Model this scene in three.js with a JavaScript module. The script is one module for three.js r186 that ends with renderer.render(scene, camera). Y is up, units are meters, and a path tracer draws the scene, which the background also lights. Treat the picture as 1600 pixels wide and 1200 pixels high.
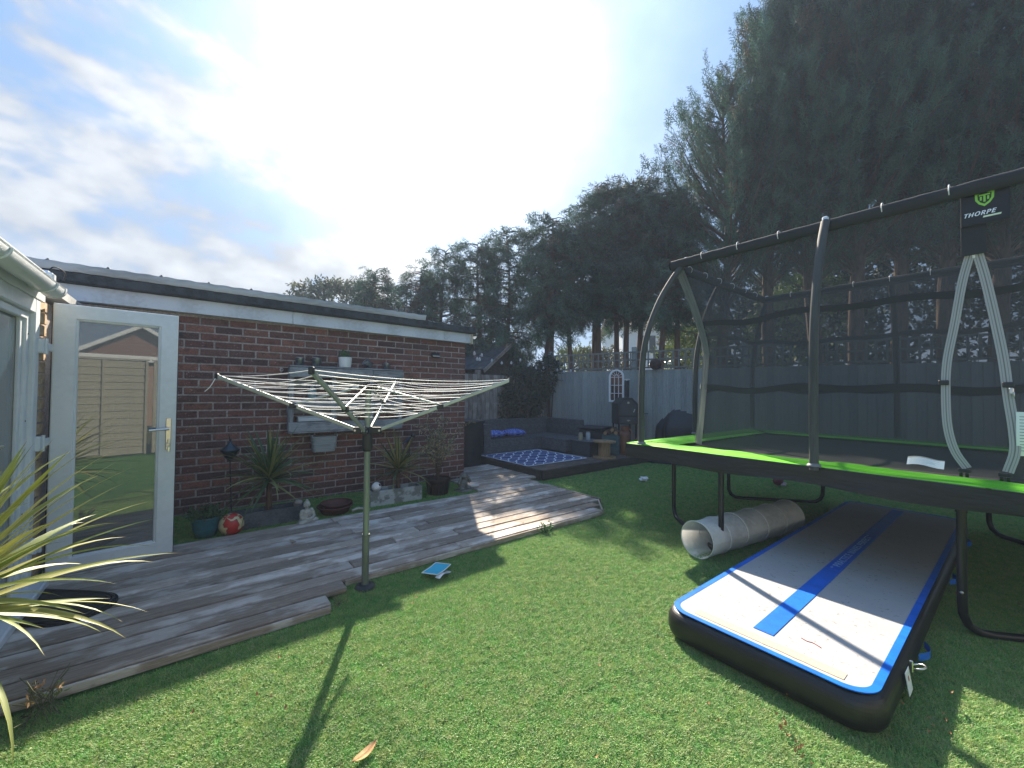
import * as THREE from 'three';
import { mergeGeometries } from 'three/addons/utils/BufferGeometryUtils.js';
import { RoundedBoxGeometry } from 'three/addons/geometries/RoundedBoxGeometry.js';

// ---------------------------------------------------------------- camera, sky, sun, exposure
// World: the brick wall is the plane z = 0 (its right corner at x = 0), the garden lies at z > 0, lawn at y = 0.
const scene = new THREE.Scene();
const D2R = Math.PI / 180;
const camera = new THREE.PerspectiveCamera(87.2, 4 / 3, 0.05, 400);
camera.rotation.order = 'YXZ';
camera.position.set(-3.208, 1.3, 5.222);
camera.rotation.set(1.18 * D2R, -38.17 * D2R, 0.01);
scene.add(camera);
scene.fog = new THREE.FogExp2(0xcfe0f6, 0.0045);         // thin haze added to lift the shadows, standing in for lens glare

const renderer = new THREE.WebGLRenderer({ antialias: true });
renderer.toneMapping = THREE.LinearToneMapping;
renderer.toneMappingExposure = 3.6;
renderer.shadowMap.enabled = true;

const SUN = new THREE.Vector3(0.472 * 0.785, 0.5915, -0.882 * 0.785).normalize();
const sun = new THREE.DirectionalLight(0xfff1dc, 4.5);
sun.name = 'sun';
sun.position.copy(SUN).multiplyScalar(40);
sun.castShadow = true;
sun.shadow.mapSize.set(4096, 4096);
Object.assign(sun.shadow.camera, { left: -16, right: 16, top: 16, bottom: -16, near: 1, far: 90 });
sun.shadow.radius = 1.3;
scene.add(sun, sun.target);

// ---------------------------------------------------------------- random numbers and noise
function mulberry(a) { return () => { a |= 0; a = a + 0x6D2B79F5 | 0; let t = Math.imul(a ^ a >>> 15, 1 | a); t = t + Math.imul(t ^ t >>> 7, 61 | t) ^ t; return ((t ^ t >>> 14) >>> 0) / 4294967296; }; }
let rnd = mulberry(7);
const rr = (a, b) => a + (b - a) * rnd();
const hash = (x, y, s = 0) => { let h = Math.imul(x, 374761393) + Math.imul(y, 668265263) + Math.imul(s, 2147483647 - 40503) | 0; h = Math.imul(h ^ h >>> 13, 1274126177); h ^= h >>> 16; return (h >>> 0) / 4294967296; };
const mod = (a, n) => ((a % n) + n) % n;
const sm = t => t * t * (3 - 2 * t);
const clamp = (x, a = 0, b = 1) => Math.min(b, Math.max(a, x));
const lerp = (a, b, t) => a + (b - a) * t;
const step = (a, b, x) => sm(clamp((x - a) / (b - a)));
function vn(x, y, px = 1e6, py = 1e6, s = 0) {           // value noise that repeats after px, py cells
  const xi = Math.floor(x), yi = Math.floor(y), fx = sm(x - xi), fy = sm(y - yi);
  const a = hash(mod(xi, px), mod(yi, py), s), b = hash(mod(xi + 1, px), mod(yi, py), s), c = hash(mod(xi, px), mod(yi + 1, py), s), d = hash(mod(xi + 1, px), mod(yi + 1, py), s);
  return lerp(lerp(a, b, fx), lerp(c, d, fx), fy);
}
function fbm(u, v, fx, fy, oct = 4, s = 0) { let t = 0, a = 0.5, n = 0; for (let o = 0; o < oct; o++) { t += a * vn(u * fx, v * fy, fx, fy, s + o); n += a; a *= 0.55; fx *= 2; fy *= 2; } return t / n; }

function vn3(x, y, z, s) { const zi = Math.floor(z), f = sm(z - zi); return lerp(vn(x, y, 1e6, 1e6, s + zi * 17), vn(x, y, 1e6, 1e6, s + (zi + 1) * 17), f); }
function fbm3(x, y, z, oct, s) { let t = 0, a = .5, n = 0; for (let o = 0; o < oct; o++) { t += a * vn3(x, y, z, s + o * 101); n += a; a *= .57; x *= 2.03; y *= 2.03; z *= 2.03; } return t / n; }
// ---------------------------------------------------------------- the sky: blue air, white glare round the sun, broken clouds
{
  const W = 3072, Hh = 1536, data = new Float32Array(W * Hh * 4);
  const q = camera.quaternion.clone().setFromEuler(camera.rotation), F = 630;
  const dirOf = (px, py) => new THREE.Vector3((px - 800) / F, -(py - 600) / F, -1).applyQuaternion(q).normalize();
  // clouds as clumps: a direction, half widths across and up (radians), thickness, greyness
  const clumps = [[455, 345, .30, .085, 1.0, .42], [330, 385, .28, .05, .7, .3], [250, 300, .34, .055, .55, .12], [455, 400, .36, .07, .9, .34], [440, 235, .12, .07, .9, .05], [390, 172, .1, .045, .85, .0], [305, 190, .06, .04, .35, 0], [300, 60, .42, .11, .75, .25], [80, 20, .35, .12, .65, .3], [60, 260, .25, .05, .3, .2], [420, 455, .34, .05, .7, .22], [160, 440, .3, .05, .35, .1], [985, 225, .05, .03, .5, 0], [-200, 200, .5, .15, .6, .25], [-600, 100, .5, .2, .6, .2]]
    .map(([x, y, a, b, k, gr]) => { const d = dirOf(x, y); return { az: Math.atan2(d.z, d.x), el: Math.asin(d.y), a, b, k, gr }; });
  for (const [az, el, a, b] of [[2.2, .5, .6, .2], [2.9, .25, .7, .12], [-2.6, .6, .6, .25], [1.5, .3, .6, .12], [.6, .7, .5, .2], [1.1, 1.0, .7, .2], [-3, 1.1, .8, .2]]) clumps.push({ az, el, a, b, k: .75, gr: .15 });
  const v = new THREE.Vector3();
  for (let j = 0; j < Hh; j++) for (let i = 0; i < W; i++) {
    const el = ((j + .5) / Hh - .5) * Math.PI, az = ((i + .5) / W - .5) * 2 * Math.PI, k = (j * W + i) * 4;
    v.set(Math.cos(el) * Math.cos(az), Math.sin(el), Math.cos(el) * Math.sin(az));
    const up = clamp(v.y), ang = Math.acos(clamp(v.dot(SUN), -1, 1)) / D2R;
    const t = Math.pow(up, .6);
    let r = lerp(.24, .10, t), g = lerp(.38, .265, t), b = lerp(.57, .58, t);
    const aur = .22 * Math.exp(-ang / 20);                                       // bright hazy air towards the sun
    r += aur * .95; g += aur * 1.05; b += aur * 1.0;
    if (v.y > -.05) {
      const n = fbm3(v.x * 4 + 20, v.y * 8 + 20, v.z * 4 + 20, 5, 3), n2 = fbm3(v.x * 9 + 50, v.y * 17 + 50, v.z * 9 + 50, 6, 900);
      let c = 0, grey = 0;
      for (const q of clumps) {
        let da = az - q.az; if (da > Math.PI) da -= 2 * Math.PI; if (da < -Math.PI) da += 2 * Math.PI;
        const e = Math.exp(-((da * Math.cos(el) / q.a) ** 2) - (((el - q.el) / q.b) ** 2)) * q.k;
        c += e; grey = Math.max(grey, e * q.gr);
      }
      const gen = step(.45, .75, n) * .5; c = step(.40, .76, clamp(c * .72) * (.2 + n * .9) + (n2 - .5) * 1.1 + gen * .12);
      const body = clamp(.52 + (n2 - .45) * .9 - grey * (.4 + n * .5), .28, 1) * (1.0 + .4 * step(50, 150, ang));   // clouds away from the sun brightened, front-lit, as added fill for the shade
      r = lerp(r, body * .9 + aur * .8, c * .88); g = lerp(g, body * .92 + aur * .8, c * .88); b = lerp(b, body * .95 + aur * .75, c * .88);
    }
    // the glare: thin bright cloud lit from behind, uneven at its rim
    const wob = (fbm3(v.x * 9 + 30, v.y * 9 + 30, v.z * 9 + 30, 4, 500) - .5) * 9;
    const gl = 1.55 * Math.exp(-Math.pow(Math.max(0, ang + wob) / 15.5, 1.35));
    r += gl; g += gl; b += gl * .98;
    if (v.y < 0) { const d = clamp(-v.y * 8); r = lerp(r, .10, d); g = lerp(g, .11, d); b = lerp(b, .10, d); }
    data[k] = r; data[k + 1] = g; data[k + 2] = b; data[k + 3] = 1;
  }
  const sky = new THREE.DataTexture(data, W, Hh, THREE.RGBAFormat, THREE.FloatType);
  sky.mapping = THREE.EquirectangularReflectionMapping;
  sky.magFilter = sky.minFilter = THREE.LinearFilter;
  sky.needsUpdate = true;
  scene.background = sky; scene.environment = sky;
  scene.backgroundIntensity = 0.4; scene.environmentIntensity = 0.4;
}

// ---------------------------------------------------------------- helpers
const V = (x, y, z) => new THREE.Vector3(x, y, z);
const used = {};
const numbered = n => { const k = used[n] = (used[n] ?? -1) + 1; return k ? `${n}_${String(k).padStart(3, '0')}` : n; };
function tag(o, label, category, group, kind) { Object.assign(o.userData, { label, category }); if (group) o.userData.group = group; if (kind) o.userData.kind = kind; return o; }
function thing(name, label, category, [x, y, z] = [0, 0, 0], turn = 0, group) {
  const o = new THREE.Group(); o.name = numbered(name); o.position.set(x, y, z); o.rotation.y = turn; scene.add(o);
  return tag(o, label, category, group);
}
function part(parent, name, geo, mat, kind) { const m = new THREE.Mesh(geo, mat); m.name = name; parent.add(m); if (kind) m.userData.kind = kind; return m; }
function one(name, geo, mat, label, category, group, kind) { const m = new THREE.Mesh(geo, mat); m.name = numbered(name); scene.add(m); return tag(m, label, category, group, kind); }
function copy(o, label) { const c = o.clone(); c.name = numbered(o.name.replace(/_\d{3}$/, '')); c.userData = { ...o.userData }; if (label) c.userData.label = label; scene.add(c); return c; }

function tex(w, h, fn, srgb = true) {
  const d = new Uint8Array(w * h * 4);
  for (let j = 0; j < h; j++) for (let i = 0; i < w; i++) { const c = fn((i + .5) / w, (j + .5) / h), k = (j * w + i) * 4; const a = typeof c === 'number' ? [c, c, c] : c; d[k] = clamp(a[0]) * 255; d[k + 1] = clamp(a[1]) * 255; d[k + 2] = clamp(a[2]) * 255; d[k + 3] = (a[3] ?? 1) * 255; }
  const t = new THREE.DataTexture(d, w, h, THREE.RGBAFormat);
  t.wrapS = t.wrapT = THREE.RepeatWrapping; t.magFilter = THREE.LinearFilter; t.minFilter = THREE.LinearMipmapLinearFilter; t.generateMipmaps = true;
  if (srgb) t.colorSpace = THREE.SRGBColorSpace; t.needsUpdate = true; return t;
}
function canvasTex(w, h, draw) {
  const c = document.createElement('canvas'); c.width = w; c.height = h; draw(c.getContext('2d'), w, h);
  const t = new THREE.CanvasTexture(c); t.colorSpace = THREE.SRGBColorSpace; t.magFilter = THREE.LinearFilter; return t;
}
const std = (color, roughness = .8, more = {}) => new THREE.MeshStandardMaterial({ color, roughness, side: THREE.DoubleSide, ...tones(more) });
const phy = (color, roughness = .8, more = {}) => new THREE.MeshPhysicalMaterial({ color, roughness, side: THREE.DoubleSide, ...tones(more) });

const L = (r, g, b) => new THREE.Color().setRGB(r, g, b);
const tint = (c, k) => c.clone().multiplyScalar(k);

// box with every edge chamfered: 44 triangles
function cbox(w, h, d, c = .004, x = 0, y = 0, z = 0) {
  const H = [w / 2, h / 2, d / 2], P = [], cc = Math.min(c, w * .45, h * .45, d * .45);
  const pt = (a, s) => { const p = [0, 0, 0]; for (let i = 0; i < 3; i++) p[i] = s[i] * (H[i] - (i === a ? 0 : cc)); return p; };
  const tri = (A, B, C) => { const n = V(...B).sub(V(...A)).cross(V(...C).sub(V(...A))); if (n.dot(V(...A).add(V(...B)).add(V(...C))) < 0) P.push(...A, ...C, ...B); else P.push(...A, ...B, ...C); };
  const quad = (A, B, C, D) => { tri(A, B, C); tri(A, C, D); };
  for (let a = 0; a < 3; a++) { const b = (a + 1) % 3, e = (a + 2) % 3; for (const s of [-1, 1]) { const k = (i, j) => { const q = [0, 0, 0]; q[a] = s; q[b] = i; q[e] = j; return pt(a, q); }; quad(k(-1, -1), k(1, -1), k(1, 1), k(-1, 1)); } }
  for (let e = 0; e < 3; e++) { const a = (e + 1) % 3, b = (e + 2) % 3; for (const sa of [-1, 1]) for (const sb of [-1, 1]) { const k = (f, se) => { const q = [0, 0, 0]; q[a] = sa; q[b] = sb; q[e] = se; return pt(f, q); }; quad(k(a, -1), k(a, 1), k(b, 1), k(b, -1)); } }
  for (const i of [-1, 1]) for (const j of [-1, 1]) for (const k of [-1, 1]) tri(pt(0, [i, j, k]), pt(1, [i, j, k]), pt(2, [i, j, k]));
  const g = new THREE.BufferGeometry(); g.setAttribute('position', new THREE.Float32BufferAttribute(P, 3)); g.computeVertexNormals();
  boxUV(g); g.translate(x, y, z); return g;
}
// uv in metres from the face each triangle points along
function boxUV(g, k = 1, ou = 0, ov = 0) {
  const p = g.attributes.position, n = g.attributes.normal, uv = new Float32Array(p.count * 2);
  for (let i = 0; i < p.count; i++) {
    const ax = Math.abs(n.getX(i)), ay = Math.abs(n.getY(i)), az = Math.abs(n.getZ(i));
    const [a, b] = ay >= ax && ay >= az ? [p.getX(i), p.getZ(i)] : ax >= az ? [p.getZ(i), p.getY(i)] : [p.getX(i), p.getY(i)];
    uv[2 * i] = a * k + ou; uv[2 * i + 1] = b * k + ov;
  }
  g.setAttribute('uv', new THREE.BufferAttribute(uv, 2)); return g;
}
// uv for a piece of timber: u along its length
function woodUV(g, axis, len = 1.6, wid = .32) {
  const p = g.attributes.position, uv = new Float32Array(p.count * 2), ou = rnd(), ov = rnd(), get = [i => p.getX(i), i => p.getY(i), i => p.getZ(i)];
  const o = [0, 1, 2].filter(a => a !== axis);
  for (let i = 0; i < p.count; i++) { uv[2 * i] = get[axis](i) / len + ou; uv[2 * i + 1] = (get[o[0]](i) + get[o[1]](i)) / wid + ov; }
  g.setAttribute('uv', new THREE.BufferAttribute(uv, 2)); return g;
}
const plank = (w, h, d, axis, c = .003, len, wid) => woodUV(cbox(w, h, d, c), axis, len, wid);
const moved = (g, x, y, z, rx = 0, ry = 0, rz = 0) => { g.applyMatrix4(new THREE.Matrix4().makeRotationFromEuler(new THREE.Euler(rx, ry, rz))); g.translate(x, y, z); return g; };
const cyl = (r1, r2, h, x = 0, y = 0, z = 0, seg = 20, open = false) => new THREE.CylinderGeometry(r1, r2, h, seg, 1, open).translate(x, y, z);
const rod = (a, b, r, r2 = r, seg = 8) => { const d = b.clone().sub(a), g = new THREE.CylinderGeometry(r2, r, d.length(), seg, 1); g.applyQuaternion(new THREE.Quaternion().setFromUnitVectors(V(0, 1, 0), d.clone().normalize())); const m = a.clone().add(b).multiplyScalar(.5); return g.translate(m.x, m.y, m.z); };
const ball = (r, x = 0, y = 0, z = 0, sx = 1, sy = 1, sz = 1, n = 16) => new THREE.SphereGeometry(r, n, Math.max(6, n * .7 | 0)).scale(sx, sy, sz).translate(x, y, z);
const lathe = (pts, seg = 28) => new THREE.LatheGeometry(pts.map(([r, y]) => new THREE.Vector2(r, y)), seg);
const merge = list => mergeGeometries(list.map(g => { const q = g.index ? g.toNonIndexed() : g; for (const k of Object.keys(q.attributes)) if (!['position', 'normal', 'uv'].includes(k)) q.deleteAttribute(k); if (!q.attributes.uv) q.setAttribute('uv', new THREE.BufferAttribute(new Float32Array(q.attributes.position.count * 2), 2)); return q; }));
// tube along straight runs with rounded bends
function bent(pts, r, bend = .1, seg = 8, closed = false) {
  const c = new THREE.CurvePath(); let prev = pts[0];
  for (let i = 1; i < pts.length; i++) {
    if (i === pts.length - 1) { c.add(new THREE.LineCurve3(prev, pts[i])); break; }
    const a = pts[i].clone().add(pts[i - 1].clone().sub(pts[i]).setLength(Math.min(bend, pts[i].distanceTo(pts[i - 1]) * .45))), b = pts[i].clone().add(pts[i + 1].clone().sub(pts[i]).setLength(Math.min(bend, pts[i].distanceTo(pts[i + 1]) * .45)));
    c.add(new THREE.LineCurve3(prev, a)); c.add(new THREE.QuadraticBezierCurve3(a, pts[i], b)); prev = b;
  }
  const P = []; for (const q of c.curves) { const n = q.isLineCurve3 ? 2 : 6; for (let i = P.length ? 1 : 0; i <= n; i++) P.push(q.getPoint(i / n)); }
  return tubeThrough(P, r, seg);
}
const tubeThrough = (P, r, seg = 8, n) => new THREE.TubeGeometry(new THREE.CatmullRomCurve3(P, false, 'catmullrom', .1), n ?? P.length * 2, r, seg);
const smoothTube = (P, r, n = 24, seg = 6) => new THREE.TubeGeometry(new THREE.CatmullRomCurve3(P), n, r, seg);
function grid(nu, nv, fn) {                               // surface through fn(u, v) -> Vector3
  const P = [], uv = [], I = [];
  for (let j = 0; j <= nv; j++) for (let i = 0; i <= nu; i++) { const p = fn(i / nu, j / nv); P.push(p.x, p.y, p.z); uv.push(i / nu, j / nv); }
  for (let j = 0; j < nv; j++) for (let i = 0; i < nu; i++) { const a = j * (nu + 1) + i, b = a + 1, c = a + nu + 1, d = c + 1; I.push(a, b, d, a, d, c); }
  const g = new THREE.BufferGeometry(); g.setAttribute('position', new THREE.Float32BufferAttribute(P, 3)); g.setAttribute('uv', new THREE.Float32BufferAttribute(uv, 2)); g.setIndex(I); g.computeVertexNormals(); return g;
}

// ---------------------------------------------------------------- materials
const grain = (u, v, s) => { const w = fbm(u, v, 3, 6, 3, s) * 6; return .55 * fbm(u, v + w * .012, 6, 90, 3, s + 1) + .45 * fbm(u, v + w * .02, 24, 220, 2, s + 5); };
let woodBump;
function woodMat(c1, c2, c3, s, rough = .85, bump = .004, patch = .5) {
  const f = (u, v) => { const g = grain(u, v, s), p = step(.42, .68, fbm(u, v, 10, 4, 5, s + 9)), k = step(.3, .72, g), q = fbm(u, v, 60, 160, 2, s + 3) - .5; return [0, 1, 2].map(i => clamp(lerp(lerp(c1[i], c2[i], k), c3[i], p * patch) + q * .14)); };
  return std(0xffffff, rough, { map: tex(512, 512, f), bumpMap: woodBump ??= tex(512, 512, (u, v) => grain(u, v, 30) * .8 + .2 * fbm(u, v, 50, 120, 2, 33), false), bumpScale: bump });
}
const M = {};
M.deck = [0, 1, 2].map(k => { const d = [-.075, 0, .07][k], q = a => a.map(x => x + d); return woodMat(q([.54, .48, .425]), q([.645, .59, .54]), q([.77, .735, .70]), 30 + 17 * k, .78, .0025, .85); });
M.patio = woodMat([.23, .19, .165], [.40, .345, .31], [.48, .44, .41], 91, .85, .004, .4);
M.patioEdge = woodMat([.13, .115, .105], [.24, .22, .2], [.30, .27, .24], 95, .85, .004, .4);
M.fence = [0, 1, 2].map(k => { const d = [.09, .115, .145][k], q = a => a.map(x => x + d); return woodMat(q([.38, .39, .385]), q([.51, .52, .51]), q([.45, .47, .43]), 140 + 13 * k, .9, .003, .5); });
M.fenceOld = [0, 1, 2].map(k => { const d = [.06, .10, .14][k], q = a => a.map(x => x + d); return woodMat(q([.33, .285, .255]), q([.50, .455, .42]), q([.58, .55, .52]), 190 + 13 * k, .9, .003, .5); });
M.fenceLap = woodMat([.50, .49, .45], [.66, .65, .60], [.60, .60, .57], 230, .9, .003, .4);
M.trellis = woodMat([.40, .40, .38], [.54, .54, .52], [.46, .47, .44], 242, .9, .002, .4);
M.pallet = woodMat([.40, .41, .42], [.60, .61, .62], [.68, .69, .70], 251, .88, .003, .5);
M.spool = woodMat([.52, .40, .27], [.70, .57, .41], [.60, .50, .40], 262, .8, .002, .4);
M.bark = std(0xffffff, .95, { map: tex(256, 512, (u, v) => { const g = fbm(u, v, 18, 5, 5, 71), h = fbm(u, v, 5, 9, 3, 77); return [.25 + .26 * g + .05 * h, .19 + .21 * g + .05 * h, .155 + .17 * g + .06 * h]; }), bumpMap: tex(256, 512, (u, v) => fbm(u, v, 18, 5, 5, 71), false), bumpScale: .03 });
const brickBase = [[.45, .295, .26], [.395, .265, .24], [.47, .32, .275], [.335, .245, .235], [.42, .30, .275], [.51, .34, .29], [.38, .275, .255]];
const brickBump = tex(256, 256, (u, v) => .6 * fbm(u, v, 30, 30, 4, 301) + .4 * step(.5, .75, fbm(u, v, 10, 60, 3, 305)), false);
M.brick = brickBase.map((c, k) => std(0xffffff, .92, { map: tex(256, 256, (u, v) => { const n = fbm(u, v, 40, 40, 4, 310 + k) - .5, p = step(.55, .8, fbm(u, v, 6, 9, 4, 330 + k)), w = step(.80, .84, vn(u * 50, v * 50, 50, 50, 350 + k)) * step(.6, .7, fbm(u, v, 9, 9, 2, 360 + k)); return c.map((x, i) => clamp(x * (1 + n * .55) * (1 - p * .22) + w * .25)); }), bumpMap: brickBump, bumpScale: .0035 }));
M.brickPale = std(0xffffff, .92, { map: tex(256, 256, (u, v) => { const n = fbm(u, v, 40, 40, 4, 371) - .5; return [.70 + n * .3, .60 + n * .3, .48 + n * .3]; }), bumpMap: brickBump, bumpScale: .003 });
M.mortar = std(0xffffff, .95, { map: tex(512, 512, (u, v) => { const n = fbm(u, v, 90, 90, 3, 381) - .5, p = fbm(u, v, 6, 6, 3, 385) - .5; return [.60 + n * .25 + p * .2, .565 + n * .25 + p * .18, .54 + n * .25 + p * .18]; }), bumpMap: tex(256, 256, (u, v) => fbm(u, v, 60, 60, 3, 388), false), bumpScale: .004 });
// two close tones of one colour, patchy; the grey pattern is shared between materials
const smudgeTex = {};
function smudge(s, a, b, f = 6) {
  const ma = a[0] + a[1] + a[2], mb = b[0] + b[1] + b[2], hi = ma > mb ? a : b, q = Math.min(ma, mb) / Math.max(ma, mb), lo = [.6, .72, .82, .9, .96].reduce((p, c) => Math.abs(c - q) < Math.abs(p - q) ? c : p), ff = f > 8 ? 12 : 5, key = lo + '_' + ff;
  smudgeTex[key] ??= tex(256, 256, (u, v) => { const n = lerp(fbm(u, v, ff, ff, 5, 400), fbm(u, v, ff * 9, ff * 9, 2, 407), .3); return lerp(1, lo, step(.35, .7, n)); });
  return { two: new THREE.Color().setRGB(...hi, THREE.SRGBColorSpace), tex: smudgeTex[key] };
}
function tones(m) { return m.map?.two ? { ...m, map: m.map.tex, color: m.map.two } : m; }
M.upvc = std(0xffffff, .32, { map: smudge(401, [.84, .86, .87], [.79, .81, .82]) });
M.fascia = std(0xffffff, .45, { map: smudge(405, [.80, .82, .84], [.72, .74, .77], 4) });
M.felt = std(0xffffff, .95, { map: smudge(409, [.19, .205, .225], [.27, .285, .30], 12), bumpMap: brickBump, bumpScale: .004 });
M.roofSheet = std(0xffffff, .55, { map: smudge(412, [.70, .71, .71], [.58, .59, .58], 5) });
M.glassDoor = phy(L(.40, .41, .40), .015, { metalness: .42, transmission: .92, thickness: 0, ior: 1.55 });
M.darkGlass = phy(L(.022, .042, .055), .06, { clearcoat: .6, clearcoatRoughness: .05 });
M.steel = std(L(.62, .62, .62), .28, { metalness: 1 });
M.galv = std(0xffffff, .42, { metalness: .85, map: smudge(415, [.62, .65, .66], [.45, .48, .50], 9) });
M.alu = std(0xffffff, .42, { metalness: .55, map: smudge(418, [.66, .69, .67], [.58, .61, .59], 8) });
M.poleGreen = std(0xffffff, .5, { metalness: .25, map: smudge(421, [.42, .45, .42], [.36, .39, .36], 8) });
M.blackPlastic = std(L(.018, .02, .022), .5);
M.rubber = std(0xffffff, .9, { map: smudge(424, [.08, .085, .09], [.13, .135, .14], 10) });
M.blackSteel = std(L(.012, .013, .015), .28, { metalness: .2 });
M.line = std(L(.78, .76, .74), .6);
M.white = std(L(.75, .75, .73), .5);
M.turf = std(0xffffff, .95, { map: tex(512, 512, (u, v) => { const n = fbm(u, v, 120, 120, 3, 431), p = fbm(u, v, 5, 5, 4, 437); return [.17 + .14 * n + .05 * p, .32 + .20 * n + .07 * p, .11 + .09 * n + .04 * p]; }), bumpMap: tex(512, 512, (u, v) => fbm(u, v, 130, 130, 2, 431), false), bumpScale: .012 });
M.soil = std(0xffffff, .95, { map: smudge(441, [.20, .15, .11], [.29, .23, .18], 30), bumpMap: brickBump, bumpScale: .02 });
M.farGround = std(0xffffff, .95, { map: smudge(445, [.25, .30, .17], [.34, .36, .24], 14) });
M.rattan = std(0xffffff, .6, { map: tex(256, 256, (u, v) => { const r = Math.floor(v * 16), c = Math.floor(u * 8 + (r % 2) * .5), k = .85 + .3 * hash(c, r, 5), e = Math.abs(((v * 16) % 1) - .5) > .42 ? .55 : 1; return [.335 * k * e, .345 * k * e, .35 * k * e]; }), bumpMap: tex(256, 256, (u, v) => { const r = Math.floor(v * 16), a = Math.sin(Math.PI * ((v * 16) % 1)), b = .5 + .5 * Math.sin(2 * Math.PI * (u * 8 + (r % 2) * .5)); return a * (.6 + .4 * b); }, false), bumpScale: .006 });
M.dark = std(0xffffff, .6, { map: smudge(451, [.11, .12, .135], [.16, .17, .185], 8) });

// ---------------------------------------------------------------- the ground
{
  const g = new THREE.PlaneGeometry(320, 320).rotateX(-Math.PI / 2); boxUV(g, .25);
  one('ground', g.translate(0, -.012, 0), M.farGround, 'grassy ground beyond the garden fences', 'ground', null, 'structure');
  const lawn = new THREE.PlaneGeometry(14, 10, 60, 44).rotateX(-Math.PI / 2).translate(.2, 0, 3.0);
  const p = lawn.attributes.position; for (let i = 0; i < p.count; i++) { const x = p.getX(i), z = p.getZ(i); p.setY(i, (vn(x * 1.1 + 20, z * 1.1 + 20, 1e6, 1e6, 5) - .6) * .014); }
  lawn.computeVertexNormals(); boxUV(lawn, .9);
  one('lawn', lawn, M.turf, 'artificial green lawn covering the garden', 'lawn', null, 'structure');
}
// deck, patio and bed outlines are needed for the turf blades too
const DECK = { y: .05, inner: 1.06, outer: 2.42, extra: 2.73 };
const onDeck = (x, z) => (z > .98 && z < DECK.outer + .01 && x < .6 - Math.max(0, z - 2.1) * 1.0) || (z >= 2.4 && z < 2.75 && x < -2.46 - Math.max(0, z - 2.45) * .35) || (z <= 1.0 && (x > -.36 || x < -3.42) && x < .9) || (x > .84 && z < .8 && x < 4.2);
// turf: tufts of curled blades, thickest near the viewer
{
  const blades = [];
  rnd = mulberry(41);
  for (let b = 0; b < 12; b++) {
    const a = rr(0, 6.283), x0 = rr(-.012, .012), z0 = rr(-.012, .012), h = rr(.011, .02), lean = rr(.003, .014), w = rr(.0009, .0015), ca = Math.cos(a), sa = Math.sin(a), P = [], I = [];
    for (let s = 0; s <= 2; s++) { const t = s / 2, d = lean * t * t, y = h * t * (1 - .18 * t), ww = w * (1 - t * .75); P.push(x0 + ca * d - sa * ww, y, z0 + sa * d + ca * ww, x0 + ca * d + sa * ww, y, z0 + sa * d - ca * ww); }
    for (let s = 0; s < 2; s++) I.push(2 * s, 2 * s + 1, 2 * s + 3, 2 * s, 2 * s + 3, 2 * s + 2);
    const g = new THREE.BufferGeometry(); g.setAttribute('position', new THREE.Float32BufferAttribute(P, 3)); g.setIndex(I); g.computeVertexNormals(); blades.push(g);
  }
  const tuft = merge(blades), spots = [];
  rnd = mulberry(43);
  const tries = 640000, X0 = -4.2, X1 = 6.2, Z0 = -.2, Z1 = 6.2;
  for (let i = 0; i < tries; i++) {
    const x = rr(X0, X1), z = rr(Z0, Z1), dx = x + 3.208, dz = z - 5.222, d = .618 * dx - .786 * dz, s = .786 * dx + .618 * dz;
    if (d < 1.0 || Math.abs(s) > d * 1.35 + .3) continue;
    if (rnd() > (d < 3.4 ? 1 : 11.6 / (d * d)) || onDeck(x, z) || (z < 0 && x < .4) || (x < -4)) continue;
    spots.push([x, z]);
  }
  const m = phy(0xffffff, .55, { transmission: .42, thickness: 0 }); m.roughness = .75;
  const im = new THREE.InstancedMesh(tuft, m, spots.length), o = new THREE.Object3D(), c = new THREE.Color();
  spots.forEach(([x, z], i) => {
    o.position.set(x, (x > -3.4 && x < -.36 && z < 1.06 ? .024 : -.001) + (vn(x * 1.1 + 20, z * 1.1 + 20, 1e6, 1e6, 5) - .6) * .014, z); o.rotation.set(rr(-.25, .25), rr(0, 6.28), rr(-.25, .25)); const s = rr(.8, 1.25); o.scale.set(s * 1.15, s, s * 1.15); o.updateMatrix(); im.setMatrixAt(i, o.matrix);
    const k = rnd(), p = fbm(x * .06 + .5, z * .06 + .5, 16, 16, 3, 77);
    if (k < .42) c.setRGB(.35, .47, .12); else if (k < .5) c.setRGB(.46, .50, .24); else c.setRGB(.15, .36 + p * .08, .07);
    c.multiplyScalar(rr(.75, 1.2)); im.setColorAt(i, c);
  });
  im.name = 'turf_blades'; scene.add(im);
  tag(im, 'short curled green blades of the artificial lawn', 'turf', null, 'stuff');
}

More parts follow.
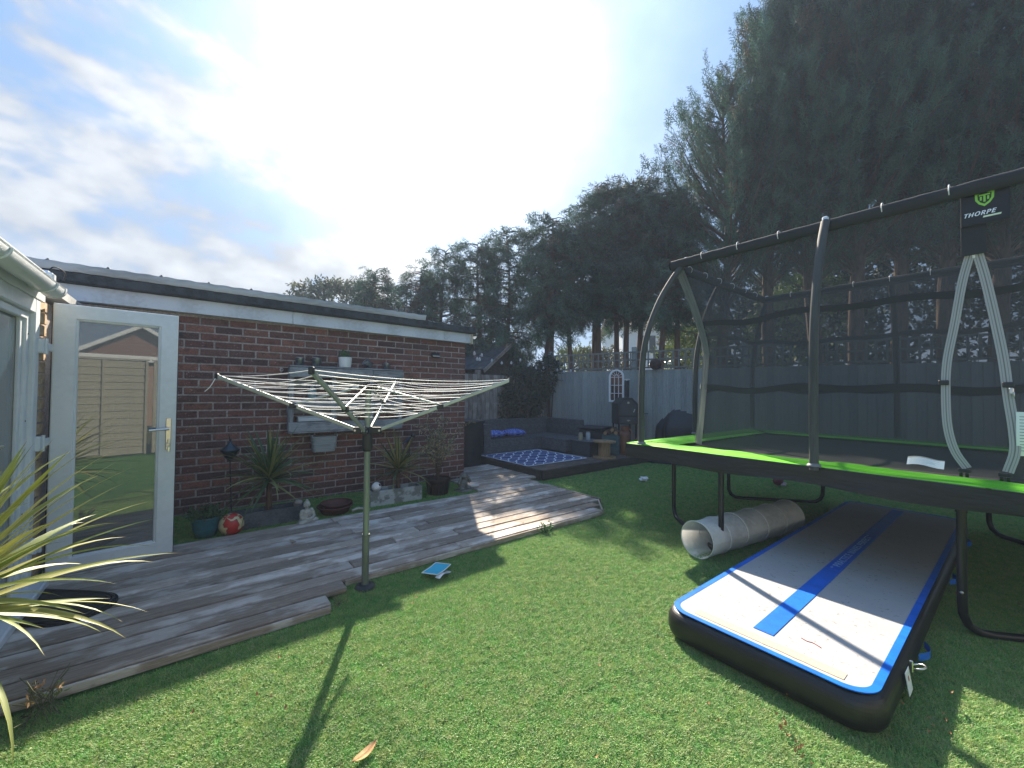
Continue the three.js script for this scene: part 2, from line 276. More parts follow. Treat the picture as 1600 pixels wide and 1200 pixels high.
// ---------------------------------------------------------------- timber decking along the wall, and the raised corner platform
{
  rnd = mulberry(51);
  const deck = thing('decking', 'weathered grey timber decking running along the brick wall', 'decking'); deck.userData.kind = 'structure';
  const W = .142, rows = 10, z0 = .995;
  const lay = (x0, x1, z, w = W) => { const n = Math.max(1, Math.round((x1 - x0) / 2.6)), cuts = [x0]; for (let i = 1; i < n; i++) cuts.push(lerp(x0, x1, i / n) + rr(-.5, .5)); cuts.push(x1); for (let i = 0; i < n; i++) { const l = cuts[i + 1] - cuts[i] - .004, g = plank(l, .03, w - .018, 0, .005, 1.7, .3); moved(g, (cuts[i] + cuts[i + 1]) / 2, DECK.y - .015 + rr(-.002, .002), z + w / 2, rr(-.004, .004)); part(deck, 'plank', g, M.deck[Math.floor(rr(0, 3))]); } };
  for (let r = 0; r < rows; r++) { const z = z0 + r * W, cut = Math.max(0, z + W - 2.1) * 1.05; lay(-4.0, .58 - cut + rr(-.01, .02), z); }
  lay(-4.0, -2.42, z0 + rows * W); lay(-4.0, -2.55, z0 + (rows + 1) * W);
  for (let r = 0; r < 11; r++) { const z = z0 - (r + 1) * W; lay(-.34 + (z < 0.02 ? .36 : 0), r < 2 ? .62 : .84, z); }
  for (let r = 0; r < 7; r++) lay(-4.0, -3.44, z0 - (r + 1) * W);
  // pale edging strips
  const strip = (x0, x1, z) => part(deck, 'edge_board', moved(plank(x1 - x0, .04, .016, 0, .003), (x0 + x1) / 2, DECK.y - .026, z), M.deck[1]);
  strip(-3.42, -.38, z0 - .012); strip(-2.40, .22, z0 + rows * W + .012); strip(-4.0, -2.56, z0 + (rows + 2) * W + .012);
  part(deck, 'edge_board', moved(plank(.44, .045, .018, 0, .003), .415, DECK.y - .022, 2.245, 0, .8), M.deck[2]);
  part(deck, 'edge_board', moved(plank(.018, .045, 1.0, 2, .003), .605, DECK.y - .022, 1.6), M.deck[0]);

  const bed = new THREE.PlaneGeometry(3.1, 1.0, 10, 4).rotateX(-Math.PI / 2).translate(-1.88, .022, .485); boxUV(bed, .9);
  one('planting_bed', bed, M.turf, 'narrow turf strip between the brick wall and the decking', 'bed', null, 'structure');

  const pat = thing('raised_platform', 'raised dark timber platform in the far corner of the garden', 'decking', [.85, 0, -1.62]); pat.userData.kind = 'structure';
  const PW = .145, n = 16;
  for (let r = 0; r < n; r++) { const z = r * .15; for (const [a, b] of [[0, 1.58], [1.59, 3.3]]) part(pat, 'plank', moved(plank(b - a - .004, .026, PW, 0, .003), (a + b) / 2 + .008, .137, z + .075), M.patio); }
  part(pat, 'edge_board', moved(plank(3.3, .145, .035, 0, .006), 1.655, .077, n * .15 + .022), M.patioEdge);
  part(pat, 'edge_board', moved(plank(.035, .145, n * .15, 2, .006), -.014, .077, n * .075), M.patioEdge);
}

// ---------------------------------------------------------------- the brick outbuilding
{
  rnd = mulberry(61);
  const b = thing('brick_outbuilding', 'low red brick flat-roofed outbuilding with white fascia', 'building');
  const body = new THREE.BoxGeometry(4.9, 2.06, 3.4).translate(-2.462, 1.03, -1.7); boxUV(body, .8); body.translate(0, 0, -.003);
  part(b, 'wall', body, M.mortar);
  const PX = .2445, PY = .0798, y0 = -.035, rows = 26;
  const variant = (w, h) => { const g = cbox(w, h, .05, .0035), p = g.attributes.position; const j = mulberry(Math.floor(rnd() * 1e6)); const a = [0, 1, 2, 3].map(() => (j() - .5) * .004); for (let i = 0; i < p.count; i++) { const x = p.getX(i), y = p.getY(i); p.setY(i, y + a[x > 0 ? 0 : 1] * .6); p.setX(i, x + a[y > 0 ? 2 : 3] * .7); p.setZ(i, p.getZ(i) + a[(x > 0 ? 1 : 0) + (y > 0 ? 2 : 0)] * .5); } g.computeVertexNormals(); boxUV(g, 3.1, rnd(), rnd()); return g; };
  const full = Array.from({ length: 8 }, () => variant(PX - .015, PY - .015)), half = Array.from({ length: 4 }, () => variant(PX / 2 - .015, PY - .015));
  const bricks = [];
  for (let r = 0; r < rows; r++) {
    const y = y0 + (r + .5) * PY, off = r % 2 ? 0 : PX / 2;
    if (r % 2 === 0) bricks.push([-PX / 4 + .004, y, 1]);
    for (let k = 0; k < 17; k++) { const x = -off - (k + .5) * PX; if (x > -4.1) bricks.push([x, y, 0]); }
  }
  // hidden behind the open door or below the ground line: joined; the rest singly, the nearest first
  const shown = bricks.filter(([x, y]) => !(x < -3.5 && y < 1.82) && y > .02 && y < 2.06), hid = bricks.filter(q => !shown.includes(q));
  shown.sort((p, q) => Math.hypot(p[0] + 3.2, 5.2) - Math.hypot(q[0] + 3.2, 5.2));
  const pickMat = () => M.brick[Math.floor(Math.pow(rnd(), 1.1) * 7)];
  shown.slice(0, 300).forEach(([x, y, h]) => { const m = part(b, 'brick', (h ? half : full)[Math.floor(rnd() * (h ? 4 : 8))], pickMat()); m.position.set(x, y, -.022 + rr(-.0015, .0015)); m.rotation.z = rr(-.004, .004); });
  const rest = [[], [], []];
  for (const [x, y, h] of [...shown.slice(300), ...hid]) rest[Math.floor(rnd() * 3)].push((h ? half : full)[Math.floor(rnd() * (h ? 4 : 8))].clone().translate(x, y, -.022 + rr(-.0015, .0015)));
  for (let r = 0; r < rows; r++) for (let k = 0; k < 13; k++) { const g = full[Math.floor(rnd() * 8)].clone().rotateY(Math.PI / 2).translate(-.023, y0 + (r + .5) * PY, -.04 - (r % 2 ? PX / 2 : 0) - (k + .5) * PX); rest[Math.floor(rnd() * 3)].push(g); }
  rest.forEach((l, i) => part(b, 'brick_field', merge(l), M.brick[[0, 1, 4][i]], 'stuff'));
  // fascia, felt edge, roof
  const tilt = .0095, shear = g => { const p = g.attributes.position; for (let i = 0; i < p.count; i++) p.setY(i, p.getY(i) - p.getX(i) * tilt); return g; };
  for (const [x0, x1] of [[-4.6, -2.35], [-2.346, -.42], [-.416, .035]]) part(b, 'fascia_board', shear(cbox(x1 - x0, .14, .085, .003, (x0 + x1) / 2, 2.098, .046)), M.fascia);
  part(b, 'fascia_board', cbox(.02, .14, 3.4, .003, .025, 2.098, -1.7), M.fascia);
  const cap = cbox(.03, .155, .07, .004, .052, 2.095, .062); part(b, 'fascia_cap', cap, std(0xffffff, .5, { map: smudge(461, [.75, .70, .58], [.66, .62, .54]) }));
  for (const [x0, x1] of [[-4.7, -2.9], [-2.92, -.9], [-.93, .085]]) { const g = cbox(x1 - x0, .092, .1, .01, (x0 + x1) / 2, 2.215 + (x0 < -2.9 ? .002 : 0), .105 + (x0 < -2.9 ? .003 : x0 > -1 ? .002 : 0)); boxUV(g, 1.5); part(b, 'felt_edge', shear(g), M.felt); }
  const top = new THREE.BoxGeometry(4.85, .05, 3.5).translate(-2.36, 2.215, -1.72); boxUV(top, 1); part(b, 'roof', shear(top), M.felt);
  // corrugated sheet with fixing bolts; front raised and pushed past the felt to lengthen the shadow
  const sheet = grid(200, 12, (u, v) => V(-4.5 + u * 3.75, 2.262 + (v > .01 ? .062 + v * .03 : 0) + .003 * Math.sin(u * 160), (v > .01 ? .255 : .165) - v * .7)); part(b, 'roof_sheet', shear(sheet), M.roofSheet);
  for (let k = 0; k < 10; k++) { const x = -4.2 + k * .36; const g = merge([cyl(.013, .017, .01, x, 2.331, .17, 10), cyl(.007, .007, .014, x, 2.337, .17, 6)]); part(b, 'roof_bolt', shear(g), M.dark); }
  const gut = new THREE.Shape(); gut.absarc(0, 0, .05, Math.PI, 2 * Math.PI, false); gut.absarc(0, 0, .045, 2 * Math.PI, Math.PI, true);
  part(b, 'gutter', new THREE.ExtrudeGeometry(gut, { depth: 3.5, bevelEnabled: false, curveSegments: 12 }).translate(.095, 2.15, -3.42), M.upvc);
  part(b, 'downpipe', cyl(.034, .034, 2.05, .1, 1.06, -1.1, 14), M.upvc);
  // bulkhead lamp on the wall
  const lampShade = part(b, 'wall_light', merge([cbox(.14, .05, .05, .015, -.52, 1.815, .028), cbox(.11, .014, .06, .004, -.52, 1.842, .034)]), M.blackPlastic);
  part(lampShade, 'lens', cbox(.11, .014, .01, .003, -.52, 1.803, .058), std(L(.45, .5, .55), .3));
  part(b, 'wall_bracket', merge([cbox(.035, .035, .04, .006, -3.33, 1.845, .02), cbox(.05, .012, .014, .003, -3.33, 1.83, .045)]), M.blackPlastic);
  part(b, 'wall_hook', new THREE.TorusGeometry(.016, .003, 6, 14).translate(-2.44, 1.53, .012), M.steel);
}

// ---------------------------------------------------------------- the house at the left with its open glazed door
{
  rnd = mulberry(67);
  const h = thing('house', 'white framed house end with gutter and open glazed door at left edge', 'house', [-4.0, 0, 0]);
  const w = new THREE.BoxGeometry(3, 1.9, 4.2).translate(-1.54, .95, 2.1); boxUV(w, 1); part(h, 'wall', w, M.mortar);
  for (let r = 0; r < 23; r++) for (const [z0, z1] of r % 2 ? [[1.20, 1.31], [1.322, 1.42]] : [[1.20, 1.42]]) part(h, 'brick', cbox(.04, .068, z1 - z0, .003, -.012, .075 + r * .0798, (z0 + z1) / 2), M.brickPale);
  // frame: outer jamb, inner jamb, head, sill
  const fr = part(h, 'door_frame', merge([cbox(.05, 1.78, .09, .006, .0, .95, 1.475), cbox(.03, 1.74, .06, .005, -.012, .94, 1.552), cbox(.018, 1.72, .045, .004, -.02, .93, 1.606), cbox(.05, .09, 1.3, .006, .0, 1.795, 2.17), cbox(.03, .045, 1.25, .005, -.012, 1.727, 2.2), cbox(.05, 1.78, .09, .006, .0, .95, 2.86)]), M.upvc);
  for (const y of [.55, 1.1, 1.62]) part(fr, 'screw', cyl(.004, .004, .004).rotateZ(Math.PI / 2).translate(.004, y, 1.552), M.dark);
  part(h, 'sill', cbox(.12, .05, 1.7, .008, .035, .078, 2.26), M.upvc);
  part(h, 'glazed_panel', cbox(.012, 1.66, 1.2, .002, -.033, .9, 2.23), M.darkGlass);
  part(h, 'panel_handle', merge([cbox(.012, .2, .03, .004, -.02, .98, 2.12), rod(V(-.012, 1.0, 2.12), V(.03, 1.0, 2.12), .008), rod(V(.03, 1.0, 2.12), V(.03, 1.0, 2.02), .009)]), M.steel);
  for (const y of [.32, .95, 1.56]) part(h, 'hinge', merge([cbox(.03, .09, .05, .004, .03, y, 1.43), cyl(.009, .009, .1, .048, y, 1.40, 10), cbox(.014, .05, .12, .003, .045, y, 1.33)]), M.upvc);
  // eaves: soffit, fascia, gutter with brackets, roof
  part(h, 'eaves_fascia', cbox(.02, .09, 3.0, .003, .02, 1.885, 2.86), M.upvc);
  const gs = new THREE.Shape(); gs.absarc(0, 0, .052, Math.PI, 2 * Math.PI, false); gs.lineTo(.056, .008); gs.lineTo(.046, .008); gs.absarc(0, 0, .047, 2 * Math.PI, Math.PI, true); gs.lineTo(-.056, .008);
  const gut = part(h, 'gutter', new THREE.ExtrudeGeometry(gs, { depth: 2.7, bevelEnabled: false, curveSegments: 14 }).translate(.095, 1.905, 1.55), M.upvc);
  const capS = new THREE.Shape(); capS.absarc(0, 0, .056, Math.PI, 2 * Math.PI, false); capS.lineTo(.056, .012); capS.lineTo(-.056, .012);
  part(gut, 'end_cap', new THREE.ExtrudeGeometry(capS, { depth: .035, bevelEnabled: false, curveSegments: 14 }).translate(.095, 1.905, 1.52), std(L(.5, .53, .55), .4));
  for (const z of [1.75, 2.5, 3.3]) part(gut, 'bracket', new THREE.TorusGeometry(.058, .006, 6, 14, Math.PI).rotateZ(Math.PI).translate(.095, 1.908, z), M.upvc);
  const rf = new THREE.BoxGeometry(3.1, .06, 4.3).translate(-1.5, 1.955, 2.1); boxUV(rf, 1); part(h, 'roof', rf, M.roofSheet);
  part(h, 'roof_trim', merge([cbox(.05, .075, 2.9, .01, .035, 1.978, 2.86), cbox(.09, .09, .11, .02, .02, 2.0, 1.36), cbox(.07, .1, .06, .01, .06, 1.96, 1.50)]), M.upvc);
  part(h, 'cable_loop', smoothTube([V(.02, 2.02, 1.34), V(.05, 2.09, 1.3), V(.09, 2.07, 1.25), V(.08, 2.02, 1.22)], .004), M.dark);
  // the door leaf stands open, turned back towards the brick wall
  const WD = .63, HD = 1.80, s = new THREE.Shape([[0, 0], [WD, 0], [WD, HD], [0, HD]].map(p => new THREE.Vector2(...p)));
  const hole = new THREE.Path([[.095, .09], [.095, HD - .085], [WD - .09, HD - .085], [WD - .09, .09]].map(p => new THREE.Vector2(...p))); s.holes.push(hole);
  const leaf = part(h, 'door', new THREE.ExtrudeGeometry(s, { depth: .05, bevelEnabled: true, bevelThickness: .006, bevelSize: .006, bevelSegments: 2 }), M.upvc);
  boxUV(leaf.geometry, 1);
  leaf.position.set(.045, .058, 1.20); leaf.rotation.y = 6.4 * D2R;
  const bd = (x0, y0, x1, y1) => cbox(x1 - x0, y1 - y0, .022, .006, (x0 + x1) / 2, (y0 + y1) / 2, .036);
  part(leaf, 'glazing_bead', merge([bd(.095, .09, .113, HD - .085), bd(WD - .108, .09, WD - .09, HD - .085), bd(.113, .09, WD - .108, .108), bd(.113, HD - .103, WD - .108, HD - .085)]), M.upvc);
  part(leaf, 'pane', cbox(WD - .2, HD - .19, .006, .0005, WD / 2 + .002, HD / 2 + .003, .03), M.glassDoor);
  part(leaf, 'seal', merge([cbox(.008, HD + .01, .04, .001, WD + .008, HD / 2, .012), cbox(WD, .008, .03, .001, WD / 2, HD + .009, .015), cbox(.008, HD, .03, .001, -.009, HD / 2, .015)]), M.blackPlastic);
  part(leaf, 'lock_plate', cbox(.032, .24, .008, .003, WD - .038, .9, .062), std(L(.66, .6, .52), .3, { metalness: .9 }));
  part(leaf, 'handle', merge([rod(V(WD - .038, .94, .062), V(WD - .038, .94, .105), .009), smoothTube([V(WD - .038, .94, .105), V(WD - .07, .94, .112), V(WD - .15, .935, .108)], .0095, 12, 10)]), M.steel);
  part(leaf, 'key', merge([cbox(.008, .03, .03, .002, WD - .038, .845, .08), new THREE.TorusGeometry(.014, .003, 6, 14).translate(WD - .038, .82, .09), cbox(.012, .04, .004, .001, WD - .036, .785, .088)]), M.steel);
}

// ---------------------------------------------------------------- fences
{
  rnd = mulberry(71);
  const boards = (hgt, w, mats) => mats.flatMap(m => [0, 1].map(() => [plank(w, hgt, .016, 1, .003, 1.3, .3), m]));
  // right side: grey boards with trellis on top
  const len = 8.2, f = thing('trellis_fence', 'grey timber fence topped with square trellis behind the trampoline', 'fence', [3.3, 0, -1.66], -1.285);
  const set = boards(1.78, .118, M.fence);
  for (let k = 0; k < Math.floor(len / .108); k++) { const [g, m] = set[Math.floor(rnd() * set.length)], p = part(f, 'board', g, m); p.position.set(.06 + k * .108, .89 + rr(-.004, .004), rr(-.002, .002)); p.rotation.y = .16; p.rotation.z = rr(-.003, .003); }
  for (let k = 0; k < 5; k++) part(f, 'post', moved(plank(.09, 2.26, .09, 1, .006), .02 + k * 1.98, 1.13, -.055), M.fence[k % 3]);
  for (const y of [.3, 1.0, 1.6]) part(f, 'rail', moved(plank(len, .07, .04, 0, .004), len / 2, y, -.035), M.fence[1]);
  for (const y of [1.825, 1.99, 2.15]) part(f, 'trellis_slat', moved(plank(len, .032, .018, 0, .003), len / 2, y, .004), M.trellis);
  const sg = [0, 1, 2].map(() => plank(.03, .36, .016, 1, .003, 1, .2));
  for (let k = 0; k < Math.floor(len / .118); k++) { const p = part(f, 'trellis_slat', sg[k % 3], M.trellis); p.position.set(.06 + k * .118 + rr(-.004, .004), 1.985, .021); }
  // left side: older brown boards behind the sofa
  const o = thing('board_fence', 'weathered brown board fence behind the corner sofa', 'fence', [-.55, 0, -1.66]);
  const so = boards(1.66, .112, M.fenceOld);
  for (let k = 0; k < 37; k++) { const [g, m] = so[Math.floor(rnd() * so.length)], p = part(o, 'board', g, m); p.position.set(.05 + k * .103, .83 + rr(-.008, .008), rr(-.002, .002)); p.rotation.y = .15; p.rotation.z = rr(-.004, .004); }
  for (const y of [.35, 1.35]) part(o, 'rail', moved(plank(3.8, .07, .04, 0, .004), 1.9, y, -.04), M.fenceOld[1]);
  for (const x of [.02, 1.9, 3.78]) part(o, 'post', moved(plank(.09, 1.75, .09, 1, .006), x, .875, -.06), M.fenceOld[0]);
  // behind the viewer, mirrored in the door glass: lapped panels
  const l = thing('lapped_panel_fence', 'pale lapped panel fence seen mirrored in the open door glass', 'fence', [-6.2, 0, 7.75]);
  for (let k = 0; k < 6; k++) {
    const x = k * 1.9, g = plank(1.8, .15, .012, 0, .003, 2, .4);
    for (let r = 0; r < 13; r++) { const p = part(l, 'lap_board', g, M.fenceLap); p.position.set(x + .93, .12 + r * .137, 0); p.rotation.x = .09; p.rotation.z = rr(-.006, .006); }
    for (const dx of [.04, .64, 1.22, 1.82]) part(l, 'batten', moved(plank(.04, 1.8, .02, 1, .003), x + dx, .93, -.022), M.fenceLap);
    part(l, 'capping', moved(plank(1.86, .025, .06, 0, .004), x + .93, 1.86, -.005), M.fenceLap);
  }
}
// house beyond that fence, mirrored in the door glass
{
  const b = thing('brick_bungalow', 'brick bungalow with white gable boards seen mirrored in the door glass', 'house', [1.2, 0, 34]);
  const s = new THREE.Shape([[-4, 0], [4, 0], [4, 2.9], [0, 5.4], [-4, 2.9]].map(p => new THREE.Vector2(...p)));
  part(b, 'wall', boxUV(new THREE.ExtrudeGeometry(s, { depth: 7, bevelEnabled: false }), .4), std(L(.17, .09, .07), .9));
  for (const q of [-1, 1]) {
    part(b, 'roof', moved(cbox(5.1, .14, 7.6, .02), q * 2.05, 4.28, 3.3, 0, 0, -q * .558), std(L(.13, .075, .06), .9));
    part(b, 'gable_board', moved(cbox(5.1, .24, .05, .02), q * 2.05, 4.22, -.53, 0, 0, -q * .558), M.upvc);
  }
  const win = part(b, 'window', merge([cbox(1.6, .08, .08, .01, 0, 2.35, -.03), cbox(1.6, .08, .08, .01, 0, 1.05, -.03), cbox(.08, 1.3, .08, .01, -.76, 1.7, -.03), cbox(.08, 1.3, .08, .01, .76, 1.7, -.03), cbox(.06, 1.3, .07, .01, 0, 1.7, -.03)]), M.upvc);
  part(win, 'pane', cbox(1.5, 1.25, .02, .002, 0, 1.7, -.01), M.darkGlass);
  const g = thing('flat_roof_garage', 'low garage with white flat roof edge seen mirrored in the door glass', 'garage', [-1.5, 0, 16]);
  part(g, 'wall', boxUV(new THREE.BoxGeometry(5, 2.2, 4).translate(0, 1.1, 2), .5), std(L(.3, .2, .15), .9)); part(g, 'roof_edge', cbox(5.3, .22, 4.3, .02, 0, 2.31, 2), M.upvc);
}

// ---------------------------------------------------------------- trees
function spray(seed, plume) {                             // one feathery evergreen twig, a metre long, along +y
  const r = mulberry(seed), P = [], q = (a, b) => a + (b - a) * r();
  const leaf = (x, y, z, dx, dy, dz, w) => { const d = V(dx, dy, dz), s = d.clone().cross(V(q(-1, 1), q(-.3, .3), q(-1, 1)).normalize()).setLength(w); P.push(x - s.x, y - s.y, z - s.z, x + s.x, y + s.y, z + s.z, x + dx, y + dy, z + dz); };
  leaf(0, 0, 0, 0, 1, 0, .02);
  const n = 13;
  for (let i = 0; i < n; i++) {
    const t = .06 + .9 * i / n, side = i % 2 ? 1 : -1, len = (plume ? .34 : .4) * (1.05 - t) + .07, a = q(.55, 1.0), z = q(-.16, .16), dx = side * Math.sin(a) * len, dy = Math.cos(a) * len;
    leaf(0, t, 0, dx, dy, z, .022);
    for (const [f, sd] of [[.35, 1], [.5, -1], [.7, 1]]) { const b = a + sd * q(.5, .8), l2 = len * q(.4, .6); leaf(dx * f, t + dy * f, z * f, side * Math.sin(b) * l2, Math.cos(b) * l2, q(-.09, .09), .017); }
  }
  const g = new THREE.BufferGeometry(); g.setAttribute('position', new THREE.Float32BufferAttribute(P, 3)); g.computeVertexNormals(); return g;
}
function leafy(seed, n = 12, w = .055) {                       // a twig of small broad leaves
  const r = mulberry(seed), P = [];
  for (let i = 0; i < n; i++) { const t = .1 + .9 * i / n, a = r() * 6.28, e = (r() - .3) * 1.2, l = .16 + .12 * r(), d = V(Math.cos(a) * Math.cos(e), Math.sin(e) + .3, Math.sin(a) * Math.cos(e)).setLength(l), s = d.clone().cross(V(r() - .5, r() - .5, r() - .5)).setLength(w), m = d.clone().multiplyScalar(.5), o = V(0, t * .8, 0); for (const [A, B, C] of [[o, o.clone().add(m).add(s), o.clone().add(d)], [o, o.clone().add(d), o.clone().add(m).sub(s)]]) P.push(...A.toArray(), ...B.toArray(), ...C.toArray()); }
  const g = new THREE.BufferGeometry(); g.setAttribute('position', new THREE.Float32BufferAttribute(P, 3)); g.computeVertexNormals(); return g;
}
const foliage = (rough = .8, tr = .25) => phy(0xffffff, rough, { transmission: tr, thickness: 0 });
const SPR = [spray(5, false), spray(6, true)], LEAFY = leafy(9), FOL = foliage();
function instances(parent, name, geo, mat, list) {        // list of [pos, dir, size, colour]
  const im = new THREE.InstancedMesh(geo, mat, list.length), o = new THREE.Object3D(), up = V(0, 1, 0), tw = new THREE.Quaternion();
  list.forEach(([p, d, s, c], i) => { o.position.copy(p); o.quaternion.setFromUnitVectors(up, d.clone().normalize()); tw.setFromAxisAngle(up, rnd() * 6.283); o.quaternion.multiply(tw); o.scale.set(s, s, s); o.updateMatrix(); im.setMatrixAt(i, o.matrix); im.setColorAt(i, c); });
  im.name = name; im.userData.kind = 'stuff'; parent.add(im); return im;
}
// an evergreen: trunk, limbs, and twigs set along every limb
function conifer(name, label, group, [x, z], H, crown0, R, o = {}) {
  const t = thing(name, label, 'tree', [x, 0, z], rr(0, 6.28), group), tr = o.trunk ?? .12, lean = V(rr(-.25, .25), 0, rr(-.25, .25)), at = y => V(lean.x * (y / H) ** 2 + .08 * Math.sin(y * .9 + x), y, lean.z * (y / H) ** 2 + .08 * Math.cos(y * .7 + z));
  const P = []; for (let k = 0; k <= 7; k++) P.push(at(H * .97 * k / 7));
  const tg = new THREE.TubeGeometry(new THREE.CatmullRomCurve3(P), 28, 1, 9); { const c = new THREE.CatmullRomCurve3(P), p = tg.attributes.position; for (let i = 0; i < p.count; i++) { const ring = Math.floor(i / 10), u = ring / 28, a = c.getPointAt(u), rad = tr * (1 - u * .93) * (u < .05 ? 1.35 : 1); p.setXYZ(i, a.x + (p.getX(i) - a.x) * rad, a.y + (p.getY(i) - a.y) * rad, a.z + (p.getZ(i) - a.z) * rad); } tg.computeVertexNormals(); const uv = tg.attributes.uv; for (let i = 0; i < uv.count; i++) uv.setXY(i, uv.getY(i) * 1, uv.getX(i) * H / 1.2); }
  part(t, 'trunk', tg, M.bark);
  const list = [], limbs = [], c = new THREE.Color(), n = o.limbs ?? 110, col = o.color ?? [.06, .12, .075];
  for (let k = 0; k < n; k++) {
    const f = Math.pow((k + rnd()) / n, o.low ?? .85), y = lerp(crown0, H * .98, f), prof = (o.profile ?? (q => Math.pow(Math.sin(Math.PI * clamp(.16 + .84 * q)), .7)))(f);
    const len = R * Math.max(.12, prof) * rr(.55, 1.12), az = rr(0, 6.283), rise = (o.rise ?? .25) + rr(-.25, .3), droop = (o.droop ?? .5) * rr(.6, 1.3), a = at(y);
    const pt = q => V(a.x + Math.cos(az) * len * q * Math.cos(rise * .6), y + len * (q * Math.sin(rise) - droop * q * q * .5 + (o.up ?? 0) * q * q * .6), a.z + Math.sin(az) * len * q * Math.cos(rise * .6));
    limbs.push(rod(pt(0), pt(.5), .012 + len * .012, .008 + len * .006, 4), rod(pt(.5), pt(.95), .008 + len * .006, .003, 4));
    const m = Math.max(3, Math.round(len * (o.dense ?? 9))), tone = rr(.6, 1.4), dry = rnd() < .07;
    for (let i = 0; i < m; i++) {
      const q = lerp(o.bare ?? .18, 1, Math.pow((i + rnd()) / m, .75)), p = pt(q), d = pt(Math.min(1, q + .05)).sub(pt(q - .05)).normalize();
      d.multiplyScalar(1.0).add(V(rr(-1, 1), rr(-.7, .7) - (o.hang ?? .5) + (o.plume ?? 0), rr(-1, 1)).multiplyScalar(.75));
      const g = rr(.6, 1.35); if (dry) c.setRGB(.11 * g, .085 * g, .05 * g); else c.setRGB(col[0] * g * tone * rr(.85, 1.3), col[1] * g * tone, col[2] * g * tone * rr(.8, 1.1));
      list.push([p.add(V(rr(-.1, .1), rr(-.1, .1), rr(-.1, .1))), d, (o.twig ?? .42) * rr(.65, 1.2), c.clone()]);
    }
  }
  part(t, 'limbs', merge(limbs), M.bark, 'stuff');
  instances(t, 'crown', SPR[o.plume ? 1 : 0], FOL, list);
  return t;
}
rnd = mulberry(81);
{
  const gr = 'clipped evergreens in the row beyond the fence corner';
  const row = [
    [[.85, -6.3], 4.9, 1.6, 1.0, 'leftmost small drooping evergreen rising above the outbuilding roof'],
    [[1.75, -5.7], 4.9, 1.5, 1.0, 'short evergreen beside the leftmost one, above the outbuilding roof'],
    [[2.35, -5.0], 5.4, 1.6, 1.0, 'pointed evergreen above the right end of the outbuilding roof'],
    [[3.1, -4.5], 5.7, 1.9, 1.1, 'evergreen directly above the dark shed roof'],
    [[3.7, -3.7], 6.0, 2.1, 1.15, 'evergreen just right of the shed, dense to the fence top'],
    [[4.13, -2.49], 6.0, 2.7, 1.2, 'evergreen with thick forked reddish trunk at the fence corner'],
    [[4.57, -2.14], 5.9, 3.0, 1.05, 'evergreen with straight grey trunk right of the fence corner'],
    [[5.44, -1.97], 7.0, 3.2, 1.35, 'tall evergreen with the thickest dark trunk left of the metal oven'],
    [[5.58, -1.6], 6.9, 3.3, 1.0, 'evergreen with pale trunk behind the arched white mirror'],
    [[5.75, -1.25], 7.0, 3.3, 1.1, 'evergreen with slim trunk just right of the arched mirror'],
    [[6.2, -1.12], 7.2, 3.2, 1.3, 'tallest clipped evergreen in front of the white house'],
    [[5.87, -.36], 6.4, 3.0, 1.1, 'evergreen with twin trunk behind the trampoline corner pole'],
    [[6.4, -.2], 6.5, 2.9, 1.2, 'evergreen behind the hanging rusty ball']];
  for (const [p, H, c0, R, lab] of row) conifer('evergreen_tree', lab, gr, p, H, c0, R, { trunk: p[0] > 5.3 && p[0] < 5.5 || p[0] < 4.2 && p[0] > 4 ? .2 : .11, limbs: 120, dense: 11, droop: .75, hang: .75, twig: .40, profile: q => Math.pow(clamp(1.12 - q), .45) * (q < .12 ? .75 : 1) });
  const gb = 'tall plumed conifers behind the trampoline';
  const big = [
    [[6.7, .8], 8.8, 3.2, 2.3, 'leftmost tall feathery conifer reaching out over the trampoline corner', { limbs: 150, dense: 12, rise: .7, up: .95 }],
    [[7.3, 1.6], 10.3, 3.6, 2.1, 'tall feathery conifer left of the trampoline middle pole', { limbs: 200, rise: .75, up: .9 }],
    [[7.9, 3.02], 12.5, 3.7, 2.4, 'very tall dark conifer right of the trampoline middle pole', {}],
    [[8.6, 3.6], 12.5, 3.9, 2.3, 'very tall dark conifer, second right of the middle pole', {}],
    [[8.5, 4.3], 12.5, 3.8, 2.3, 'very tall dark conifer behind the trampoline door zip', {}],
    [[9.1, 5.0], 12.5, 3.6, 2.6, 'very tall dark conifer at the right edge of the picture', {}],
    [[7.4, 2.4], 11.4, 3.6, 1.9, 'tall dark conifer directly behind the trampoline middle pole', {}]];
  for (const [p, H, c0, R, lab, more] of big) conifer('tall_conifer', lab, gb, p, H, c0, R, { trunk: .17, limbs: 250, dense: 13, rise: .6, droop: .1, up: .75, hang: -.25, plume: .35, twig: .36, low: 1.0, color: [.05, .115, .075], profile: q => Math.pow(clamp(1.05 - q), .6) * (q < .1 ? .7 : 1), ...more });
}
